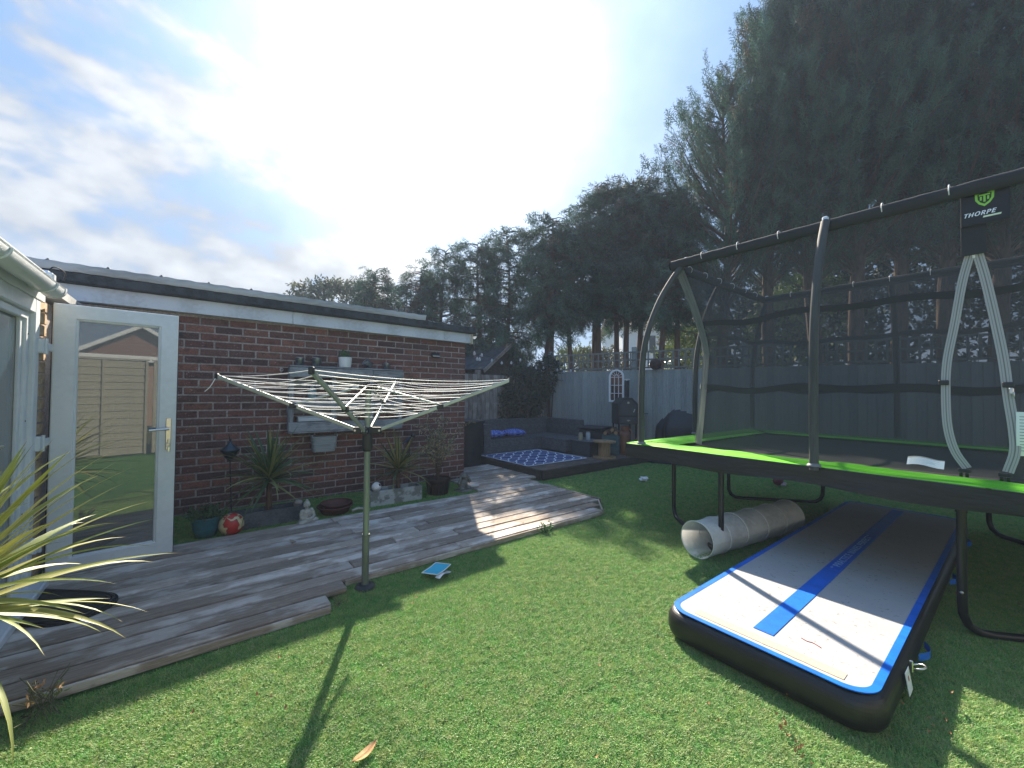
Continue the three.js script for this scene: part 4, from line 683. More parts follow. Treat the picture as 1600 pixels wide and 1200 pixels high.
// ---------------------------------------------------------------- things on and by the brick wall
function strapLeaf(len, w, droop, up, seg = 10) {           // long folded leaf from the origin, arching out along +x
  return grid(2, seg, (u, v) => { const a = up - droop * v * v, q = (u - .5) * 2, ww = w * Math.pow(Math.sin(Math.PI * Math.min(1, .12 + .88 * Math.pow(v, .7))), .8) * (1 - .35 * v); const n = 12; let x = 0, y = 0; for (let i = 0; i < n; i++) { const t = v * (i + .5) / n, an = up - droop * t * t; x += Math.cos(an) * len * v / n; y += Math.sin(an) * len * v / n; } return V(x, y + Math.abs(q) * ww * .25, q * ww * .5); });
}
function cordyline(name, label, [x, y, z], n, len, w, cols, group, single, fix) {
  const t = thing(name, label, 'plant', [x, y, z], 0, group), bins = cols.map(() => []);
  const mats = cols.map((c, i) => phy(0xffffff, .55, { transmission: .22, thickness: 0, map: tex(16, 256, (u, v) => { const e = Math.abs(u - .5) * 2, st = fbm(u, v, 12, 6, 2, 560 + i) - .5; return c.map((k, j) => clamp(k * (1 + st * .3) + (e > .8 ? .05 : 0) + (v > .93 ? [.1, -.02, -.03][j] * (v - .93) * 12 : 0))); }) }));
  for (let k = 0; k < n; k++) {
    const f = k / n, up = lerp(1.5, -.35, Math.pow(f, 1.1)) + rr(-.12, .12), az = k * 2.39996 + rr(-.3, .3), l = len * rr(.75, 1.1) * (f < .15 ? .9 : 1);
    const g = strapLeaf(l, w * rr(.8, 1.15), rr(.25, .9) * (f > .25 ? 1 : .3), up); g.rotateX(rr(-.4, .4)).rotateY(az).translate(0, rr(-.04, .04) + .04 * (1 - f), 0);
    const m = Math.floor(rnd() * cols.length);
    if (single) part(t, 'leaf', g, mats[m]); else bins[m].push(g);
  }
  if (!single) bins.forEach((l, i) => l.length && part(t, 'leaves', merge(l), mats[i], 'stuff'));
  part(t, 'stem', cyl(.022, .03, Math.max(.1, fix ?? .2), 0, -(fix ?? .2) / 2, 0, 10), M.bark);
  return t;
}
const earth = (w, d, x, y, z) => boxUV(new THREE.BoxGeometry(w, .02, d).translate(x, y, z), 2);
rnd = mulberry(121);
{
  // pallet shelf with pots
  const s = thing('pallet_shelf', 'grey pallet-wood shelf fixed on the brick wall', 'shelf', [-2.38, .83, .004]);
  const bd = (x0, x1, y0, y1, z0, z1) => part(s, 'board', moved(plank(x1 - x0, y1 - y0, z1 - z0, x1 - x0 > y1 - y0 ? 0 : 1, .003, 1.1, .3), (x0 + x1) / 2, (y0 + y1) / 2, (z0 + z1) / 2), M.pallet);
  bd(0, .93, .62, .73, .13, .148); bd(.934, 1.33, .615, .728, .131, .147); bd(0, 1.33, .0, .105, .13, .148); bd(0, 1.33, .26, .33, .128, .142);
  for (const x of [0, .45, .9, 1.28]) bd(x, x + .05, .01, .72, .03, .127);
  bd(.0, 1.33, .735, .752, .01, .15); bd(0, 1.33, -.02, -.003, .01, .15); bd(.05, 1.28, .345, .36, .03, .125); bd(0, 1.33, .5, .6, .004, .02); bd(0, 1.33, .2, .3, .004, .02);
  const on = (x, y, z) => [-2.38 + x, .83 + y, z];
  const bucket = (p, r, h, lab, tilt = 0) => { const t = thing('galvanised_bucket', lab, 'bucket', p, 0, 'small metal buckets on the pallet shelf'); const g = part(t, 'body', lathe([[0, .002], [r * .75, .002], [r, h], [r * 1.04, h + .004], [r * .97, h], [r * .72, .008], [0, .008]], 20), M.galv); part(t, 'handle', new THREE.TorusGeometry(r * .98, .003, 5, 18, Math.PI).rotateX(-1.2).translate(0, h * .95, 0), M.steel); if (tilt) { t.rotation.z = tilt; t.position.y += .035; } };
  bucket(on(.11, .752, .085), .05, .085, 'dented metal bucket at the left end of the shelf top'); bucket(on(.29, .752, .085), .055, .09, 'metal bucket left of the white pot on the shelf');
  bucket(on(.93, .752, .085), .05, .085, 'metal bucket tipped on its side on the shelf top', 1.0); bucket(on(1.13, .752, .085), .042, .075, 'smallest metal bucket at the right end of the shelf top');
  const wp = thing('white_pot', 'white pot with small green plant on top of the pallet shelf', 'pot', on(.61, .752, .085));
  part(wp, 'pot', lathe([[0, .002], [.062, .002], [.068, .01], [.078, .125], [.072, .125], [.066, .1], [0, .1]], 24), M.white);
  const pl = []; const kc = new THREE.Color(); for (let i = 0; i < 26; i++) pl.push([V(rr(-.04, .04), .1, rr(-.04, .04)), V(rr(-.7, .7), 1, rr(-.7, .7)), rr(.08, .15), kc.setRGB(.08 * rr(.7, 1.3), .17 * rr(.7, 1.2), .06).clone()]);
  instances(wp, 'plant', LEAFY, FOL, pl);
  const tl = thing('planter_tray', 'pale tray standing inside the pallet shelf', 'tray', on(.1, .105, .07)); part(tl, 'tray', new RoundedBoxGeometry(.36, .055, .09, 2, .015).translate(.18, .0285, 0), std(L(.5, .53, .56), .6)); part(tl, 'rim', cbox(.375, .01, .1, .003, .18, .058, 0), std(L(.5, .53, .56), .6));
  const jar = thing('glass_jar', 'blue-green jar inside the pallet shelf', 'jar', on(.25, .36, .075)); part(jar, 'body', lathe([[0, 0], [.045, 0], [.05, .02], [.05, .1], [.035, .125], [.035, .14], [.03, .14], [0, .14]], 18), phy(L(.16, .26, .27), .2, {})); part(jar, 'lid', cyl(.038, .038, .018, 0, .15, 0, 16), M.galv);
  // plastic basket hanging below the shelf
  const k = thing('plastic_basket', 'grey plastic basket hanging below the pallet shelf', 'basket', [-2.0, .585, .10]);
  const bm = std(0xffffff, .6, { map: smudge(541, [.58, .60, .60], [.50, .52, .52], 9) });
  part(k, 'body', grid(64, 12, (u, v) => { const a = u * 2 * Math.PI, q = .12 + .02 * v, p = Math.pow(Math.abs(Math.cos(a)), .45) * Math.sign(Math.cos(a)), s2 = Math.pow(Math.abs(Math.sin(a)), .45) * Math.sign(Math.sin(a)); return V(p * q, .0 + v * .17, s2 * q * .6 + (Math.floor(v * 6) % 2 ? .001 : 0)); }), bm);
  part(k, 'base', cbox(.22, .006, .13, .002, 0, .003, 0), bm);
  part(k, 'rim', smoothTube(Array.from({ length: 33 }, (_, i) => { const a = i / 32 * 2 * Math.PI; return V(Math.pow(Math.abs(Math.cos(a)), .45) * Math.sign(Math.cos(a)) * .143, .172 + (Math.abs(Math.cos(a)) > .9 ? .025 : 0), Math.pow(Math.abs(Math.sin(a)), .45) * Math.sign(Math.sin(a)) * .086); }), .0065, 90, 6), bm);
  for (const y of [.045, .09, .135]) part(k, 'rib', smoothTube(Array.from({ length: 33 }, (_, i) => { const a = i / 32 * 2 * Math.PI, q = .1215 + .02 * y / .17; return V(Math.pow(Math.abs(Math.cos(a)), .45) * Math.sign(Math.cos(a)) * q, y, Math.pow(Math.abs(Math.sin(a)), .45) * Math.sign(Math.sin(a)) * q * .6); }), .004, 90, 5), bm);
}
{
  // lantern on a stake
  const t = thing('garden_lantern', 'dark lantern on a thin stake between the blue pot and the spiky plant', 'lantern', [-2.93, .02, .5], .3);
  part(t, 'stake', merge([rod(V(.03, 0, 0), V(0, .62, 0), .006), rod(V(0, .78, 0), V(-.015, .86, 0), .006, .003)]), M.blackSteel);
  part(t, 'shade', lathe([[.006, .79], [.02, .76], [.045, .735], [.078, .705], [.082, .695], [.07, .685], [.045, .63], [.012, .60], [.006, .59]], 10), std(L(.03, .05, .06), .35, { metalness: .5 }));
  part(t, 'finial', ball(.012, 0, .795, 0), M.blackSteel);
  // blue pot
  const p = thing('blue_pot', 'turquoise glazed pot with leafy plant beside the open door', 'pot', [-3.11, .022, .82]);
  part(p, 'pot', lathe([[0, .002], [.07, .002], [.092, .07], [.098, .13], [.106, .16], [.108, .175], [.1, .178], [.09, .16], [0, .15]], 26), std(0xffffff, .4, { map: smudge(551, [.16, .42, .47], [.11, .33, .38], 5) }));
  const l = [], c = new THREE.Color(); for (let i = 0; i < 70; i++) l.push([V(rr(-.07, .07), .15, rr(-.07, .07)), V(rr(-1, 1), rr(.4, 1.2), rr(-1, 1)), rr(.1, .19), c.setRGB(.04 * rr(.7, 1.4), .095 * rr(.7, 1.3), .03).clone()]);
  instances(p, 'plant', LEAFY, FOL, l);
  // ball
  const bt = tex(512, 256, (u, v) => { const w = fbm(u, v, 4, 3, 3, 571), a = Math.sin((u * 3 + w * 1.4 + v * 1.2) * 6.283) + .35 * Math.sin((v * 5 + w * 3) * 6.283), n = fbm(u, v, 40, 20, 2, 575) - .5; return a > .55 ? [.78 + n * .1, .72 + n * .1, .55 + n * .1] : a > .38 ? [.32, .10, .10] : [.70 + n * .12, .15 + n * .08, .12 + n * .06]; });
  const bl = thing('ball', 'red and cream patterned ball at the edge of the decking', 'ball', [-2.93, .022 + .095, .90], .8); part(bl, 'body', new THREE.SphereGeometry(.095, 32, 22).rotateZ(.6), std(0xffffff, .45, { map: bt })); part(bl, 'valve', cyl(.006, .006, .003).translate(0, .095, 0).rotateX(.7), M.blackPlastic);
  // stone trough with spiky plant
  const tr = thing('stone_trough', 'long weathered grey trough behind the seated figure', 'planter', [-2.63, .022, .74], .03);
  const tm = std(0xffffff, .9, { map: smudge(581, [.36, .38, .40], [.24, .26, .27], 6), bumpMap: brickBump, bumpScale: .006 });
  const trough = (host, w, d, h, m) => { part(host, 'side', boxUV(cbox(w, h, .02, .004, 0, h / 2, d / 2 - .01), 2), m); part(host, 'side', boxUV(cbox(w, h, .02, .004, 0, h / 2, -d / 2 + .01), 2), m); for (const s of [-1, 1]) part(host, 'end', boxUV(cbox(.02, h, d - .042, .004, s * (w / 2 - .01), h / 2, 0), 2), m); part(host, 'soil', earth(w - .04, d - .04, 0, h - .05, 0), M.soil); };
  trough(tr, .62, .2, .15, tm);
  const cg = 'spiky cordylines along the brick wall';
  cordyline('spiky_plant', 'large spiky green cordyline in the stone trough against the wall', [-2.62, .42, .66], 110, .56, .027, [[.20, .33, .17], [.30, .40, .21], [.52, .54, .30]], cg, false, .3);
  // rock and dish
  const rk = new THREE.IcosahedronGeometry(.035, 2); { const q = rk.attributes.position; for (let i = 0; i < q.count; i++) { const k = .8 + .4 * vn(q.getX(i) * 40 + 9, q.getY(i) * 40 + q.getZ(i) * 30 + 9, 1e6, 1e6, 2); q.setXYZ(i, q.getX(i) * k * 1.2, q.getY(i) * k, q.getZ(i) * k); } rk.computeVertexNormals(); }
  one('pebble', rk.translate(-2.37, .17, .70), std(L(.32, .29, .27), .9), 'pale rounded pebble resting on the end of the stone trough', 'stone');
  const tc = std(0xffffff, .7, { map: smudge(591, [.36, .19, .15], [.27, .14, .12], 5) });
  for (const [r, y0, h, dx, lab] of [[.175, 0, .075, 0, 'wider lower one of the two stacked brown terracotta bowls'], [.155, .03, .075, .012, 'smaller upper one of the two stacked brown terracotta bowls']]) {
    const bw = thing('terracotta_bowl', lab, 'bowl', [-2.03 + dx, .022 + y0, .75], 0, 'terracotta bowls by the wall');
    part(bw, 'bowl', lathe([[0, .002], [r * .7, .002], [r * .95, h], [r * .94, h], [r * .66, .016], [0, .014]], 36), tc); part(bw, 'rim', new THREE.TorusGeometry(r * .965, .008, 8, 36).rotateX(Math.PI / 2).translate(0, h + .002, 0), tc);
  }
  const dr = thing('driftwood', 'pale piece of driftwood beside the terracotta bowls', 'wood', [-1.83, .03, .86]); part(dr, 'branch', smoothTube([V(-.06, .015, 0), V(-.01, .03, .01), V(.04, .022, .0), V(.08, .01, .025)], .013, 20, 7), std(L(.42, .40, .36), .9)); part(dr, 'knot', ball(.018, .01, .03, .01, 1.2, .8, 1), std(L(.38, .36, .32), .9));
  // white trough with second cordyline
  const wt = thing('white_trough', 'pale rectangular trough with scuffed front by the wall', 'planter', [-1.37, .022, .70], -.03);
  trough(wt, .60, .2, .17, std(0xffffff, .75, { map: tex(256, 256, (u, v) => { const d = step(.55, .7, fbm(u, v, 4, 5, 5, 601)) * .22, n = (fbm(u, v, 50, 50, 2, 603) - .5) * .08; return [.66 - d + n, .68 - d + n, .68 - d * 1.1 + n]; }) }));
  cordyline('spiky_plant', 'smaller cordyline with yellowing lower leaves in the pale trough', [-1.31, .36, .66], 90, .48, .025, [[.20, .31, .15], [.46, .47, .25], [.60, .55, .32]], cg, false, .22);
  const sb = thing('small_football', 'small white ball lying in the pale trough', 'ball', [-1.58, .022 + .17 + .03, .70]); part(sb, 'body', ball(.052, 0, 0, 0, 1, 1, 1, 24), M.white); part(sb, 'patch', ball(.0525, 0, 0, 0, 1, 1, 1, 5).scale(.35, .35, .35).translate(.02, .02, .03), M.dark);
  const bird = thing('metal_bird', 'dark metal bird ornament on a rod behind the pale trough', 'ornament', [-1.08, .02, .45], .5); part(bird, 'rod', rod(V(0, 0, 0), V(0, .62, 0), .005), M.blackSteel); part(bird, 'body', merge([ball(.05, 0, .67, 0, 1.5, .8, .6), ball(.028, .07, .72, 0), rod(V(.09, .72, 0), V(.125, .715, 0), .008, .001), rod(V(-.05, .67, 0), V(-.13, .64, 0), .022, .006)]), std(L(.03, .04, .06), .4, { metalness: .5 }));
  // shrub in ribbed pot
  const sp = thing('potted_shrub', 'wispy shrub with dry pale leaves in a dark ribbed pot', 'plant', [-.80, .022, .68]);
  part(sp, 'pot', grid(96, 10, (u, v) => { const a = u * 2 * Math.PI, r = (v > .8 ? .158 : .12 + .03 * v) + (v < .75 ? .004 * Math.sin(a * 26) : 0); return V(Math.cos(a) * r, v * .2, Math.sin(a) * r); }), std(0xffffff, .5, { map: smudge(611, [.16, .10, .10], [.11, .08, .085], 5) }));
  part(sp, 'soil', cyl(.145, .145, .01, 0, .175, 0, 24), M.soil);
  const tw = [], lv = [];
  for (let i = 0; i < 15; i++) { const a = rr(0, 6.28), o = rr(.1, .42), h = rr(.3, .95), e = V(Math.cos(a) * o + (o > .3 ? .05 : 0), .18 + h, Math.sin(a) * o * .6), m = V(e.x * .3, .18 + h * .55, e.z * .3); tw.push(smoothTube([V(0, .17, 0), m, e], .0035, 12, 4)); const cv = new THREE.CatmullRomCurve3([V(0, .17, 0), m, e]); for (let j = 0; j < 24; j++) { const p = cv.getPoint(rr(.4, 1)); const g = rr(.6, 1.3); lv.push([p, V(rr(-1, 1), rr(-.5, 1), rr(-1, 1)), rr(.09, .16), rnd() < .6 ? c.setRGB(.38 * g, .30 * g, .18 * g).clone() : c.setRGB(.18 * g, .19 * g, .10 * g).clone()]); } }
  part(sp, 'twigs', merge(tw), M.bark); instances(sp, 'leaves', leafy(77, 4, .07), FOL, lv);
  // ornaments
  const st = std(0xffffff, .85, { map: smudge(621, [.70, .69, .64], [.58, .57, .53], 12) });
  const bu = thing('seated_figure_statue', 'small white statue of a seated meditating figure at the decking edge', 'statue', [-2.34, .022, .955], .35);
  part(bu, 'figure', merge([ball(.07, 0, .035, .005, 1.15, .45, .85, 20), ball(.035, -.055, .03, .03, 1.2, .7, 1), ball(.035, .055, .03, .03, 1.2, .7, 1), ball(.05, 0, .09, 0, .92, 1.15, .7, 20), ball(.028, -.042, .12, 0, .9, .9, .8), ball(.028, .042, .12, 0, .9, .9, .8), rod(V(-.055, .115, 0), V(-.06, .065, .02), .02, .017), rod(V(-.06, .065, .02), V(0, .05, .055), .017, .013), rod(V(.055, .115, 0), V(.06, .065, .02), .02, .017), rod(V(.06, .065, .02), V(0, .05, .055), .017, .013), cyl(.014, .016, .03, 0, .15, .0, 12), ball(.03, 0, .182, .004, .88, 1.1, .95, 20), ball(.0065, 0, .18, .033), ball(.01, -.028, .178, 0, .5, 1.6, .8), ball(.01, .028, .178, 0, .5, 1.6, .8)]), st);
  part(bu, 'hair', merge([ball(.0305, 0, .19, -.002, .92, .95, .98, 18), ball(.014, 0, .219, 0)]), st); part(bu, 'base', lathe([[0, 0], [.085, 0], [.088, .008], [.08, .016], [0, .016]], 20), st);
  const mk = thing('monkey_statue', 'grey stone monkey statue covering its ears at the wall corner', 'statue', [-.46, .03, .72], .2);
  const sg = std(0xffffff, .9, { map: smudge(625, [.47, .47, .44], [.36, .36, .34], 14) });
  part(mk, 'figure', merge([ball(.07, 0, .075, 0, .95, 1.1, .8, 20), ball(.045, 0, .185, .01, .95, 1.0, .95, 18), ball(.026, 0, .175, .045, 1, .8, .7), rod(V(-.06, .12, 0), V(-.10, .10, .03), .022, .02), rod(V(-.10, .10, .03), V(-.048, .19, .02), .02, .016), rod(V(.06, .12, 0), V(.10, .10, .03), .022, .02), rod(V(.10, .10, .03), V(.048, .19, .02), .02, .016), ball(.035, -.06, .03, .04, 1, .8, 1.4), ball(.035, .06, .03, .04, 1, .8, 1.4), ball(.02, -.07, .015, .09, 1, .6, 1.3), ball(.02, .07, .015, .09, 1, .6, 1.3)]), sg);
  part(mk, 'base', cbox(.2, .022, .18, .006, 0, .005, .02), sg);
  const sl = new THREE.IcosahedronGeometry(.045, 2).scale(1.5, .5, .8).translate(-.30, .072, .76); one('pale_stone', sl, std(L(.45, .43, .4), .9), 'pale flat stone beside the monkey statue', 'stone');
}

// ---------------------------------------------------------------- the corner seating area
{
  rnd = mulberry(131);
  const Y = .151, t = thing('rattan_corner_sofa', 'grey rattan L-shaped corner sofa on the raised platform', 'sofa', [0, Y, 0]);
  const rb = (n, x0, x1, y0, y1, z0, z1) => part(t, n, boxUV(new RoundedBoxGeometry(x1 - x0, y1 - y0, z1 - z0, 2, .014).translate((x0 + x1) / 2, (y0 + y1) / 2, (z0 + z1) / 2), 4), M.rattan);
  rb('arm', .90, 1.06, 0, .56, -1.50, -.80); rb('seat', 1.063, 2.99, .02, .27, -1.40, -.83); rb('backrest', 1.063, 3.12, .02, .60, -1.52, -1.404);
  rb('seat', 2.30, 2.99, .021, .268, -.827, -.13); rb('backrest', 2.994, 3.118, .021, .598, -1.40, -.40);
  for (const [x, z] of [[.95, -.85], [.95, -1.45], [2.35, -.18], [2.95, -.18], [3.07, -1.47]]) part(t, 'foot', cyl(.02, .018, .03, x, .012, z, 10), M.blackPlastic);
  const pm = std(0xffffff, .9, { map: canvasTex(256, 256, (g, w) => { g.fillStyle = '#26409c'; g.fillRect(0, 0, w, w); g.strokeStyle = '#93a8de'; g.lineWidth = 5; for (let i = 0; i < 8; i++) for (let j = 0; j < 8; j++) { g.beginPath(); g.arc(i * 32 + (j % 2) * 16, j * 32, 11, 0, 7); g.stroke(); } }) });
  for (const [x, r, lab] of [[1.30, .1, 'blue patterned cushion lying against the sofa arm'], [1.80, -.12, 'blue patterned cushion, right one of the pair on the sofa']]) {
    const p = thing('cushion', lab, 'cushion', [x, Y + .272, -1.08], r, 'blue cushions on the sofa');
    const cs = part(p, 'cover', grid(40, 24, (u, v) => { const a = u * 2 * Math.PI, b = (v - .5) * Math.PI, q = e => Math.sign(e) * Math.pow(Math.abs(e), .55); return V(.225 * q(Math.cos(a)) * Math.cos(b), .075 + .075 * Math.sin(b), .18 * q(Math.sin(a)) * Math.cos(b)); }), pm);
    part(cs, 'piping', smoothTube(Array.from({ length: 41 }, (_, i) => { const a = i / 40 * 2 * Math.PI, q = e => Math.sign(e) * Math.pow(Math.abs(e), .55); return V(.228 * q(Math.cos(a)), .075, .183 * q(Math.sin(a))); }), .005, 80, 5), std(L(.03, .05, .2), .9));
  }
  // patterned rug
  const rugT = canvasTex(1024, 1024, (g, w) => { g.fillStyle = '#22376f'; g.fillRect(0, 0, w, w); g.strokeStyle = '#dfe4ee'; g.lineWidth = 13; const n = 6, s = w / n; for (let i = -1; i <= n; i++) for (let j = -1; j <= n; j++) { const x = i * s + (mod(j, 2)) * 0, y = j * s; g.beginPath(); g.moveTo(x + s / 2, y + .10 * s); g.quadraticCurveTo(x + .72 * s, y + .28 * s, x + .90 * s, y + s / 2); g.quadraticCurveTo(x + .72 * s, y + .72 * s, x + s / 2, y + .90 * s); g.quadraticCurveTo(x + .28 * s, y + .72 * s, x + .10 * s, y + s / 2); g.quadraticCurveTo(x + .28 * s, y + .28 * s, x + s / 2, y + .10 * s); g.stroke(); g.fillStyle = '#dfe4ee'; g.fillRect(x + s / 2 - 12, y - 16, 24, 40); g.fillRect(x - 16, y + s / 2 - 12, 40, 24); g.fillStyle = '#22376f'; } g.strokeStyle = '#d5dbe6'; g.lineWidth = 20; g.strokeRect(6, 6, w - 12, w - 12); });
  const ru = thing('patterned_rug', 'navy outdoor rug with white lattice pattern on the platform', 'rug', [1.53, Y, -.17]);
  const rg = grid(30, 26, (u, v) => V((u - .5) * 1.34, .012 + (vn(u * 7, v * 7, 1e6, 1e6, 6) - .4) * .012, (v - .5) * 1.28)); part(ru, 'face', rg, std(0xffffff, .9, { map: rugT })); part(ru, 'hem', merge([cbox(1.35, .01, .012, .002, 0, .012, .645), cbox(1.35, .01, .012, .002, 0, .012, -.645), cbox(.012, .01, 1.28, .002, .675, .012, 0), cbox(.012, .01, 1.28, .002, -.675, .012, 0)]), std(L(.5, .53, .58), .9));
  // low box table
  const bx = thing('rattan_box_table', 'dark grey rattan box table beside the rug', 'table', [2.62, Y, .16]);
  part(bx, 'body', boxUV(new RoundedBoxGeometry(.46, .25, .46, 2, .01).translate(0, .125, 0), 4), std(0xffffff, .6, { map: smudge(641, [.20, .21, .225], [.25, .26, .27], 10), bumpMap: M.rattan.bumpMap, bumpScale: .004 })); part(bx, 'top', cbox(.48, .016, .48, .004, 0, .259, 0), M.rattan);
  const tin = (x, z, r, h, m, lab, nm, cat) => { const q = thing(nm, lab, cat, [x, Y + .267, z]); part(q, 'body', lathe([[0, 0], [r, 0], [r, h * .85], [r * .8, h * .95], [r * .8, h], [0, h]], 18), m); part(q, 'lid', cyl(r * .85, r * .85, .012, 0, h + .006, 0, 16), M.galv); };
  tin(2.50, .06, .04, .13, std(L(.38, .33, .22), .6), 'cream tin jar, left one on the box table', 'tin_jar', 'jar'); tin(2.64, .12, .042, .14, phy(L(.42, .48, .52), .15, {}), 'glass jar with metal lid, right one on the box table', 'lidded_jar', 'jar');
  // storage chest, crates, logs
  const ch = thing('storage_chest', 'black storage chest behind the box table', 'chest', [3.22, Y, -.2], .28); part(ch, 'body', cbox(.46, .42, .5, .012, 0, .21, 0), M.dark); part(ch, 'lid', cbox(.5, .05, .54, .012, 0, .447, 0), M.dark); for (const z of [-.15, .15]) part(ch, 'panel', cbox(.012, .28, .2, .004, -.236, .22, z), M.blackPlastic);
  const cr = thing('teal_crate', 'faded teal wooden crate holding logs', 'crate', [3.12, Y, .34], .35), cm = woodMat([.20, .32, .33], [.32, .45, .45], [.28, .36, .34], 645, .85, .003, .5);
  for (let r = 0; r < 4; r++) for (const [w, d, x, z] of [[.44, .014, 0, .15], [.44, .014, 0, -.15], [.014, .3, .215, 0], [.014, .3, -.215, 0]]) part(cr, 'slat', moved(plank(w, .08, d, w > d ? 0 : 2, .003), x, .05 + r * .09, z), cm);
  for (const [x, z] of [[.2, .135], [-.2, .135], [.2, -.135], [-.2, -.135]]) part(cr, 'corner_post', moved(plank(.03, .38, .03, 1, .003), x, .19, z), cm);
  part(cr, 'base', cbox(.42, .014, .29, .003, 0, .018, 0), cm);
  const lgM = std(0xffffff, .9, { map: smudge(649, [.42, .29, .19], [.28, .19, .13], 12) });
  [[-.10, .41, .04, .3], [.08, .42, -.03, -.2], [.0, .455, .0, .1], [-.12, .40, -.08, .0], [.14, .405, .08, .4], [.02, .40, .1, -.1]].forEach(([x, y, z, a], i) => { const g = thing('fire_log', ['split log at the left front of the teal crate', 'split log at the right back of the teal crate', 'topmost split log on the teal crate', 'split log at the left back of the teal crate', 'split log at the right front of the teal crate', 'split log at the front middle of the teal crate'][i], 'log', [3.12, Y + y, .34], .35 + a, 'logs in the teal crate'); part(g, 'bark', moved(new THREE.CylinderGeometry(.04, .045, .26, 7).rotateZ(Math.PI / 2), x, 0, z), lgM); part(g, 'end_grain', moved(new THREE.CylinderGeometry(.034, .034, .264, 7).rotateZ(Math.PI / 2), x, 0, z), M.spool); });
  // gas bottle
  const gb = thing('gas_bottle', 'rusty orange gas bottle next to the metal oven', 'gas bottle', [3.17, Y, .56]); const om = std(0xffffff, .5, { map: smudge(651, [.47, .28, .17], [.37, .22, .14], 6) });
  part(gb, 'cylinder', lathe([[0, .02], [.085, .02], [.105, .05], [.11, .1], [.11, .36], [.095, .42], [.05, .45], [.02, .455], [0, .455]], 26), om); part(gb, 'collar', lathe([[.075, .44], [.08, .53], [.074, .53], [.07, .44]], 20), om); part(gb, 'valve', merge([cyl(.018, .018, .06, 0, .48, 0, 12), cbox(.05, .02, .03, .004, .02, .5, 0)]), M.steel); part(gb, 'foot_ring', lathe([[.09, 0], [.095, .03], [.088, .03], [.083, 0]], 20), om);
  part(gb, 'hose', smoothTube([V(.04, .5, 0), V(.13, .46, .03), V(.2, .3, .06), V(.3, .27, .05), V(.38, .36, .0), V(.4, .48, -.05)], .009, 30, 6), std(L(.45, .22, .14), .6));
  // cable-drum table
  const sp = thing('cable_drum_table', 'small wooden cable drum used as a table on the platform edge', 'table', [2.55, Y, .58]);
  part(sp, 'top', woodUV(cyl(.2, .2, .024, 0, .29, 0, 36), 0), M.spool); part(sp, 'base', woodUV(cyl(.2, .2, .024, 0, .014, 0, 36), 0), M.spool);
  for (let k = 0; k < 12; k++) { const a = k / 12 * 6.283; part(sp, 'stave', moved(plank(.05, .252, .014, 1, .003), Math.sin(a) * .095, .152, Math.cos(a) * .095, 0, a), M.spool); }
  part(sp, 'dark_hole_disc', cyl(.022, .022, .003, 0, .3035, 0, 14), M.blackPlastic);  // black disc stands in for the shade inside the hole
  // charcoal oven on a stand
  const ov = thing('pizza_oven', 'black metal outdoor oven with chimney on a tall stand', 'oven', [3.47, Y, .33], -.62), bm = std(0xffffff, .5, { map: smudge(661, [.10, .105, .11], [.15, .155, .16], 8) });
  const arch = (w, h, q) => { const s = new THREE.Shape(); s.moveTo(-w / 2, 0); s.lineTo(w / 2, 0); s.lineTo(w / 2, h - q); s.lineTo(w / 2 - q, h); s.lineTo(-w / 2 + q, h); s.lineTo(-w / 2, h - q); return s; };
  part(ov, 'body', new THREE.ExtrudeGeometry(arch(.38, .50, .11), { depth: .40, bevelEnabled: true, bevelSize: .006, bevelThickness: .006, bevelSegments: 2 }).translate(0, .56, -.2), bm);
  const dr = part(ov, 'door', new THREE.ExtrudeGeometry(arch(.32, .29, .1), { depth: .012, bevelEnabled: true, bevelSize: .004, bevelThickness: .004, bevelSegments: 1 }).translate(0, .73, .208), std(0xffffff, .45, { map: smudge(663, [.19, .20, .21], [.25, .26, .27], 7) })); part(dr, 'thermometer', cyl(.022, .022, .012, 0, 0, 0, 18).rotateX(Math.PI / 2).translate(0, .97, .228), M.steel); part(dr, 'door_handle', rod(V(.10, .79, .235), V(.125, .85, .235), .009), M.steel);
  const aw = part(ov, 'ash_drawer', cbox(.34, .12, .02, .006, 0, .63, .212), std(0xffffff, .45, { map: smudge(665, [.19, .20, .21], [.25, .26, .27], 7) })); part(aw, 'drawer_knob', merge([cyl(.016, .016, .03, 0, 0, 0, 12).rotateX(Math.PI / 2).translate(-.005, .63, .235), cbox(.06, .012, .02, .003, 0, .63, .24)]), M.steel);
  part(ov, 'chimney', cyl(.048, .048, .36, .06, 1.22, -.05, 20), bm); part(ov, 'chimney_cap', merge([cyl(.065, .065, .012, .06, 1.43, -.05, 18), rod(V(.06, 1.40, -.05), V(.06, 1.43, -.05), .01)]), M.white);
  for (const [x, z] of [[-.17, .18], [.17, .18], [-.17, -.18], [.17, -.18]]) part(ov, 'leg', cbox(.03, .56, .03, .004, x, .28, z), M.blackSteel);
  part(ov, 'shelf', cbox(.36, .014, .38, .003, 0, .14, 0), M.blackSteel); part(ov, 'side_shelf', cbox(.2, .014, .34, .003, .31, .76, 0), M.blackSteel);
  const tr2 = thing('white_tray', 'white tray on the lower shelf of the metal oven', 'tray', [3.47, Y + .148, .33], -.62); part(tr2, 'tray', lathe([[0, .002], [.12, .002], [.15, .035], [.145, .035], [.118, .008], [0, .008]], 24), M.white); part(tr2, 'rim', new THREE.TorusGeometry(.148, .004, 6, 24).rotateX(Math.PI / 2).translate(0, .036, 0), M.white);
  // arched mirror on the fence
  const am = thing('arched_mirror', 'white arched window-style mirror hung on the grey fence', 'mirror', [3.77, 1.12, -.08], -1.285), fm = M.white;
